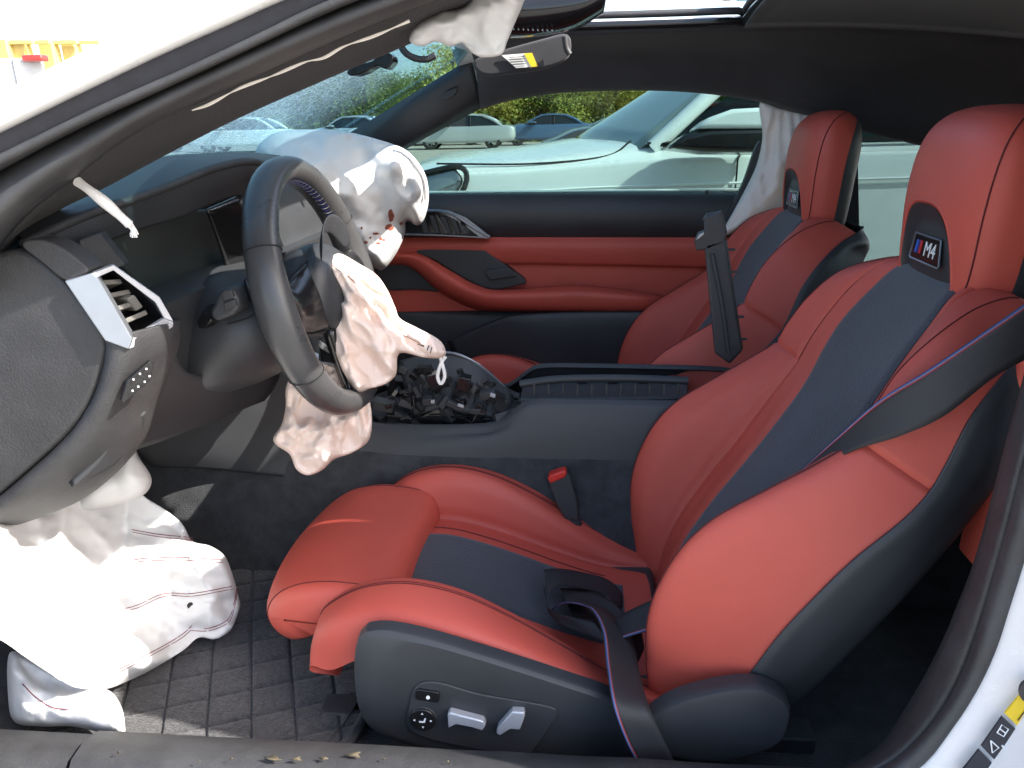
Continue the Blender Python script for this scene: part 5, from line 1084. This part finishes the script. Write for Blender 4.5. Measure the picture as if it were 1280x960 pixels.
# ================================================================ parked vehicles outside
def loft(rows, nu, nv):
    S = Surf(rows); return [S.at((S.nu-1)*i/(nu-1), (S.nv-1)*j/(nv-1)) for j in range(nv) for i in range(nu)]
def make_car(name, label, paint, loc, rz, L=4.6, W=1.85, hood=0.95, belt=0.95, roof=1.45, nose=0.72, wheels=True, cat='car', group=None, detail=False):
    """x runs from the nose backwards, y=0 is the side towards the open coupe"""
    o = empty(name, (0, 0, 0), label, cat, group)
    def T(x, y, z): return np.array((x, y, z))
    # lower body: cross sections from nose to tail
    st = [(0.0, .42, .16, .55, nose-.12, nose-.06), (.06, .30, .08, .5, nose-.05, nose), (.30, .25, .02, .45, nose+.03, nose+.08), (.75, .25, 0, .42, hood-.045, hood+.02), (1.25, .25, 0, .42, belt-.01, hood+.08), (1.7, .25, 0, .42, belt, belt+.07), (2.6, .25, 0, .42, belt+.01, belt+.07), (L-1.0, .26, 0, .45, belt+.03, belt+.07), (L-.3, .30, .03, .5, belt+.02, belt+.06), (L-.04, .36, .10, .55, belt-.06, belt), (L, .45, .15, .6, belt-.2, belt-.1)]
    rows = []
    for x, zb, iny, inw, zs, zc in st:
        h = [(iny+.06, zb), (iny, zb+.10), (iny, (zb+zs)/2+.02), (iny+.015, zs-.05), (iny+.05, zs), (iny+.22, zs+(zc-zs)*.6), (W/2, zc)]
        rows.append([T(x, y, z) for y, z in h]+[T(x, W-y, z) for y, z in reversed(h[:-1])])
    V = loft(rows, 61, 60)
    F = gridfaces(61, 60); F += [tuple(range(61)), tuple(range(59*61, 60*61))]
    body = mk('body', V, F, paint, o, angle=45)
    # greenhouse: roof with pillars, glass between
    ys = (.10, .24)    # inset at belt and at roof
    a0, a1, b0, b1 = 1.28, 2.05, L-1.35, L-.55
    zb = belt+.05
    def side(y): return y
    roofV = loft([[T(a1-.02, .24, roof-.06), T(a1-.08, W/2, roof-.02), T(a1-.02, W-.24, roof-.06)], [T((a1+b0)/2, .20, roof-.03), T((a1+b0)/2, W/2, roof+.02), T((a1+b0)/2, W-.20, roof-.03)], [T(b0, .24, roof-.07), T(b0+.05, W/2, roof-.03), T(b0, W-.24, roof-.07)]], 16, 16)
    mk('roof', roofV, gridfaces(16, 16), paint, o, angle=0, solid=.03)
    for s in (0, 1):
        yy = (lambda y: y) if s == 0 else (lambda y: W-y)
        tube('pillar', [T(a0, yy(.10), zb-.03), T((a0+a1)/2, yy(.165), (zb+roof)/2+.01), T(a1, yy(.23), roof-.05)], .035, paint, o, n=8)
        tube('roof_rail', [T(a1-.04, yy(.235), roof-.06), T((a1+b0)/2, yy(.20), roof-.035), T(b0+.02, yy(.235), roof-.07)], .03, paint, o, n=8)
        tube('pillar', [T(b1, yy(.12), zb-.02), T((b0+b1)/2, yy(.17), (zb+roof)/2), T(b0, yy(.23), roof-.07)], .06, paint, o, n=8)
        tube('pillar', [T(2.6, yy(.09), zb-.02), T(2.62, yy(.20), roof-.05)], .035, 'gloss_black', o, n=8)
        sgl = [T(a0+.03, yy(.115), zb-.03), T(a1, yy(.225), roof-.07), T(b0, yy(.225), roof-.08), T(b1, yy(.13), zb-.02)]
        mk('side_window', sgl+[p+T(0, .01 if s == 0 else -.01, 0) for p in sgl], [(0, 1, 2, 3), (7, 6, 5, 4), (0, 1, 5, 4), (1, 2, 6, 5), (2, 3, 7, 6), (3, 0, 4, 7)], 'suv_glass' if detail else 'dark_glass', o, angle=30)
    V = loft([[T(a0-.05, .10, zb-.03), T(a0-.28, W/2, zb+.0), T(a0-.05, W-.10, zb-.03)], [T((a0+a1)/2-.03, .17, (zb+roof)/2), T((a0+a1)/2-.15, W/2, (zb+roof)/2+.02), T((a0+a1)/2-.03, W-.17, (zb+roof)/2)], [T(a1, .24, roof-.05), T(a1-.06, W/2, roof-.01), T(a1, W-.24, roof-.05)]], 16, 10)
    mk('windshield', V, gridfaces(16, 10), 'suv_screen' if detail else 'dark_glass', o, angle=0, solid=.008)
    V = loft([[T(b0, .24, roof-.06), T(b0+.05, W/2, roof-.02), T(b0, W-.24, roof-.06)], [T(b1, .12, zb), T(b1+.1, W/2, zb+.02), T(b1, W-.12, zb)]], 12, 6)
    mk('rear_window', V, gridfaces(12, 6), 'dark_glass', o, angle=0, solid=.008)
    for s in (0, 1):
        yy = (lambda y: y) if s == 0 else (lambda y: W-y)
        # lamp wrapping the corner
        rows = [[T(.02, yy(.50), nose-.02), T(.10, yy(.14), nose-.01), T(.30, yy(.035), nose+.03), T(.44, yy(.012), nose+.06)], [T(.0, yy(.50), nose-.09), T(.07, yy(.14), nose-.09), T(.28, yy(.02), nose-.06), T(.47, yy(.0), nose+.0)], [T(.02, yy(.45), nose-.16), T(.09, yy(.15), nose-.17), T(.28, yy(.02), nose-.14), T(.40, yy(.005), nose-.09)]]
        hl = mk('headlight', loft(rows, 24, 12), gridfaces(24, 12), 'lamp_glass', o, angle=0, solid=.012)
        if detail and s == 0:
            tube('lamp_frame', [T(.08, .10, nose-.01)+T(0, -.01, 0), T(.30, .022, nose+.04), T(.46, -.004, nose+.065), T(.485, -.010, nose+.0), T(.41, -.006, nose-.10), T(.26, .010, nose-.16), T(.10, .11, nose-.19)], .012, 'gloss_black', hl, n=6)
            mk('lamp_amber', loft([[T(.27, .004, nose-.08), T(.40, -.009, nose-.05)], [T(.27, .004, nose-.13), T(.38, -.008, nose-.09)]], 6, 5), gridfaces(6, 5), 'amber', hl, angle=0, solid=.01)
            tube('lamp_ring', [T(.17+.055*math.cos(a), .045-.02*math.cos(a), nose-.07+.05*math.sin(a)) for a in np.linspace(0, 6.28, 20)], .008, 'silver', hl, n=6, res=0)
        # door mirror: dark foot and underside, painted cap
        zb_ = belt+.03
        mr = solid_poly('door_mirror', [T(1.30+x, yy(-.03), zb_+z) for x, z in [(0, -.01), (.06, .035), (.16, .055), (.44, .058), (.47, .03), (.46, -.01), (.40, -.035), (.15, -.03)]], T(0, -.20 if s == 0 else .20, .02), 'gloss_black', o, bevel=.025)
        cp_ = [(.10, .058), (.15, .098), (.24, .128), (.36, .132), (.44, .118), (.465, .085), (.46, .052)]
        solid_poly('mirror_cap', [T(1.30+x, yy(-.045), zb_+z) for x, z in cp_], T(0, -.19 if s == 0 else .19, .02), paint, mr, bevel=.03)
    if wheels:
        for x in (.88, L-.95):
            for s in (0, 1): wheel(o, (x, .12 if s == 0 else W-.12, .34), .34, .22, -1 if s == 0 else 1)
    if detail:
        for x0, x1 in ((1.62, 1.70), (2.62, 2.66), (3.55, 3.5)):
            tube('door_gap', [T(x0-.02, -.004, .40), T(x0, -.006, .62), T(x0+.01, .0, belt-.1), T(x0+.02, .018, belt-.01), T(x1, .045, belt+.02)], .004, 'gap', o, n=5)
        tube('body_crease', [T(.55, -.003, belt-.16), T(1.0, -.007, belt-.13), T(2.2, -.007, belt-.11), T(3.6, -.006, belt-.09)], .006, paint, o, n=5)
        tube('hood_gap', [T(.35, .10, nose+.075), T(.75, .06, hood-.03), T(1.08, .075, belt-.005), T(1.2, .16, belt+.055)], .0045, 'gap', o, n=5)
        tube('window_trim', [T(a0-.02, .085, zb-.01), T(2.0, .07, zb+.0), T(b1, .09, zb)], .012, 'gloss_black', o, n=6)
    o.location = loc; o.rotation_euler = (0, 0, rz)
    for c in o.children: c.matrix_parent_inverse = Matrix.Identity(4)
    return o
glass('suv_glass', (0.35, 0.46, 0.45), refl=0.8)
make_car('parked_suv', 'white suv with dark mirror base parked right beside the passenger window', 'suv_paint', (-1.0, 1.88, 0), R(4), L=4.7, W=1.95, hood=1.0, belt=1.0, roof=1.62, nose=.90, cat='suv', detail=True)
far = [
 ('silver sedan parked in the far row, seen over the suv hood', 'car_silver', -7.6, 33, 3, 1.42),
 ('dark sedan parked between the silver cars and the red hatchback', 'car_dark', -1.0, 17, 6, 1.36),
 ('red hatchback parked directly behind the white suv', 'car_red', -.35, 11.5, 5, 1.36),
 ('pale grey car parked in the far row beside the white sedan', 'car_silver', -13.2, 35, 0, 1.45),
 ('small blue car parked far off under the trees', 'car_blue', -4.2, 37, 4, 1.4),
 ('white sedan in the far row behind the passenger pillar', 'white_paint', -17.5, 33, 0, 1.45),
 ('white hatchback parked far off beneath yellowish trees', 'white_paint', .8, 38, 3, 1.45),
 ('dark red sedan in the far row seen through the cracked windshield', 'car_red', -23, 34, 0, 1.45),
 ('dark grey car parked far off beside the small blue car', 'car_dark', -9.4, 39, 2, 1.45)]
for lab_, pt, x, y, rz, rf in far:
    make_car('parked_car', lab_, pt, (x, y, 0), R(rz), L=4.5, W=1.8, hood=.92, belt=.90, roof=rf, nose=.68, group='cars parked in the yard')
# raised hood of the dark sedan reads as a tilted plate
# ================================================================ yard things at the far left: grey trailer, yellow racks
def at_ground(px, py, dist):
    d = ray(px, py); d = d/np.linalg.norm(d[:2]); return CAM+d*dist
tg = empty('box_trailer', tuple(at_ground(20, 120, 16)*np.array((1, 1, 0))), 'grey box trailer with a red roof lamp parked beyond the hood', 'trailer')
c0 = at_ground(-40, 100, 16); c1 = at_ground(58, 96, 16)
dirv = (c1-c0); dirv[2] = 0; nl = np.array((-dirv[1], dirv[0], 0)); nl /= np.linalg.norm(nl)
zt = at_ground(10, 73, 16)[2]
solid_poly('box', [np.r_[c0[:2]-dirv[:2]*2, .5], np.r_[c1[:2], .5], np.r_[c1[:2], zt], np.r_[c0[:2]-dirv[:2]*2, zt]], nl*3.5, 'trailer_grey', tg, bevel=.05)
p = at_ground(44, 73, 15.9); box('roof_lamp', p, (.35, .2, .10), 'car_red', tg, bevel=.03)
tube('corner_strip', [np.r_[c1[:2]-nl[:2]*.03-dirv[:2]*.35, .5], np.r_[c1[:2]-nl[:2]*.03-dirv[:2]*.35, zt]], .05, 'label_white', tg, n=6, res=3)
wheel(tg, (c1[0]-dirv[0]*1.0, c1[1]-dirv[1]*1.0, .4), .4, .25, -1)
for k, x in enumerate((4, 25, 60, 88)):
    p = at_ground(x, 50, 22); rk = empty('yellow_post', (p[0], p[1], 0), ['yellow steel rack post standing behind the grey trailer', 'yellow steel rack post beside the trailer corner', 'yellow steel rack post with a crossbar, clear of the trailer', 'yellow steel rack post nearest the sunlit white pillar'][k], 'post', 'yellow rack posts')
    box('upright', (p[0], p[1], p[2]/2), (.32, .3, p[2]), 'rack_yellow', rk, bevel=.02); box('crossbar', (p[0]+.3, p[1], p[2]-.06), (.8, .12, .08), 'rack_yellow', rk, bevel=.01); box('foot_plate', (p[0], p[1], .03), (.6, .6, .06), 'rack_yellow', rk, bevel=.01)

# ================================================================ trees behind the yard
def tree_proto(seed, h, rad, lm):
    rt = random.Random(seed)
    V = []; F = []
    def limb(p0, p1, r0, r1, n=7):
        b = len(V); ax = (p1-p0).normalized(); s = ax.orthogonal().normalized(); q = ax.cross(s)
        for p_, r_ in ((p0, r0), (p0*.5+p1*.5+Vector((rt.uniform(-.1, .1), rt.uniform(-.1, .1), 0)), (r0+r1)/2), (p1, r1)):
            for i in range(n): a = 6.283*i/n; V.append(p_+(s*math.cos(a)+q*math.sin(a))*r_)
        for j in range(2):
            for i in range(n): F.append((b+j*n+i, b+j*n+(i+1) % n, b+(j+1)*n+(i+1) % n, b+(j+1)*n+i))
    top = Vector((rt.uniform(-.4, .4), rt.uniform(-.4, .4), h*.85)); limb(Vector((0, 0, -.1)), top*.5, .18, .12); limb(top*.5, top, .12, .03)
    tips = []
    for k in range(14):
        t = rt.uniform(.22, .9); b = top*t; a = rt.uniform(0, 6.28); l = rad*(1.05-.55*t)*rt.uniform(.7, 1.1)
        e = b+Vector((math.cos(a)*l, math.sin(a)*l, rt.uniform(.1, .9))); limb(b, e, .06, .015, 5); tips.append(e); tips.append(b.lerp(e, .6))
    tips.append(top)
    LV, LF, LM = [], [], []
    for k in range(5200):
        c = rt.choice(tips); g = rt.gauss; s_ = rad*.26
        p = c+Vector((g(0, s_), g(0, s_), g(0, s_*.8)))
        if p.z < .5: p.z = .5+rt.random()
        sz = rt.uniform(.06, .15); u_ = Vector((g(0, 1), g(0, 1), g(0, 1))).normalized(); v_ = u_.orthogonal().normalized()
        b = len(LV); LV += [p-u_*sz, p+v_*sz*.55, p+u_*sz, p-v_*sz*.55]; LF.append((b, b+1, b+2, b+3))
        LM.append(min(2, int(abs(fbm(p.x*.6+seed, p.y*.6, p.z*.6)*2.2+rt.random()*1.1))))
    return V, F, LV, LF, LM, lm
protos = [tree_proto(3, 6.5, 2.4, ['leaf_light', 'leaf_dark', 'leaf_yellow']), tree_proto(8, 7.5, 2.7, ['leaf_yellow', 'leaf_light', 'leaf_dark']), tree_proto(15, 5.5, 2.2, ['leaf_dark', 'leaf_light', 'leaf_light'])]
pr_ = []
for i, (V, F, LV, LF, LM, lm) in enumerate(protos):
    root = empty('tree', (0, 0, 0), None, 'tree', 'trees behind the parked cars')
    mk('trunk', V, F, 'bark', root)
    c = mk('crown', LV, LF, lm[0], root, smooth=False, mats=lm, fmat=LM)
    pr_.append(root)
used = [False]*3; rt = random.Random(5)
TL = ['leafy light green tree in the wood edge behind the parked cars', 'tall yellowing tree in the wood edge behind the parked cars', 'low dark green tree in the wood edge behind the parked cars']
spots = []
for row, (Y0, n0, sp) in enumerate(((47, 16, 2.5), (51, 15, 2.9), (56, 11, 3.9))):
    for i in range(n0): spots.append((-20.5*Y0/47+i*sp+rt.uniform(-.6, .6), Y0+rt.uniform(-1, 1)))
for i, (x, y) in enumerate(spots):
    k = rt.randrange(3); r0 = pr_[k]
    t = r0 if not used[k] else copy_tree(r0)
    used[k] = True; t.location = (x, y, 0); t.rotation_euler = (0, 0, rt.uniform(0, 6.28)); s = rt.uniform(.62, .85); t.scale = (s, s, s*rt.uniform(.9, 1.15)); t['label'] = TL[k]
for r0 in pr_:
    pass
# undergrowth along the wood edge
V, F = [], []
for k in range(9000):
    p = Vector((rt.uniform(-20, 20), rt.uniform(43, 52), 0)); hh = rt.uniform(.3, 1.9)*(.4+.6*abs(fbm(p.x*.3, p.y*.3))*1.6); a = rt.uniform(0, 6.28); w_ = rt.uniform(.08, .22)
    z = rt.uniform(0, hh); u_ = Vector((math.cos(a)*w_, math.sin(a)*w_, rt.uniform(-.1, .1))); b = len(V)
    V += [p+Vector((0, 0, z))-u_, p+Vector((0, 0, z-.12)), p+Vector((0, 0, z))+u_, p+Vector((0, 0, z+.16))]; F.append((b, b+1, b+2, b+3))
o = mk('undergrowth', V, F, 'weeds', None, smooth=False); tag(o, 'weedy green undergrowth along the foot of the trees', 'undergrowth', kind='stuff')

# ================================================================ quilted floor mat
fm = empty('floor_mat', (-.5, -.45, .3), 'black quilted carpet floor mat with diamond stitching in the driver footwell', 'floor mat')
ol = even([(-.90, -.16), (-.40, -.19), (-.33, -.24), (-.315, -.32), (-.315, -.55), (-.34, -.66), (-.40, -.695), (-.90, -.70)], 90, True, smooth=True)
A = [np.array((x, y, .318)) for x, y in ol]; xs_ = np.linspace(-.92, -.31, 330); ys_ = np.linspace(-.705, -.155, 300)
V = []; idx = {}; F = []
S_ = 0.062
for j, y in enumerate(ys_):
    for i, x in enumerate(xs_):
        u = ((x+.5)*.92+(y+.4)*.38)/S_; v = (-(x+.5)*.38*1.0+(y+.4)*.92)/S_
        du = abs(u-round(u)); dv = abs(v-round(v)); d = min(du, dv)
        V.append((x, y, .320-.0065*math.exp(-(d/.028)**2)-.0016*math.exp(-(d/.12)**2)))
nx = len(xs_); VX = np.array([v[0] for v in V]); VY = np.array([v[1] for v in V]); ok = np.zeros(len(V), bool)
for i in range(len(ol)):
    (x1, y1), (x2, y2) = ol[i], ol[i-1]
    if y1 != y2: ok ^= ((y1 > VY) != (y2 > VY)) & (VX < (x2-x1)*(VY-y1)/(y2-y1)+x1)
for j in range(len(ys_)-1):
    for i in range(nx-1):
        a = j*nx+i; q = (a, a+1, a+nx+1, a+nx)
        if all(ok[k] for k in q): F.append(q)
o = mk('quilted_top', V, F, 'mat_carpet', fm, angle=0)
bm = bmesh.new(); bm.from_mesh(o.data); bmesh.ops.delete(bm, geom=[v for v in bm.verts if not v.link_faces], context='VERTS'); bm.to_mesh(o.data); bm.free()
solid_poly('mat_base', [(a[0], a[1], .311) for a in A], (0, 0, -.012), 'carpet', fm, bevel=0)
tube('mat_edge', A+[A[0]], .008, 'carpet', fm, n=8, res=140)
tube('edge_stitching', [(-.60+(a[0]+.60)*.93, -.43+(a[1]+.43)*.94, .3215) for a in A], .0012, 'grey_plastic', fm, n=4, closed=True, res=120)
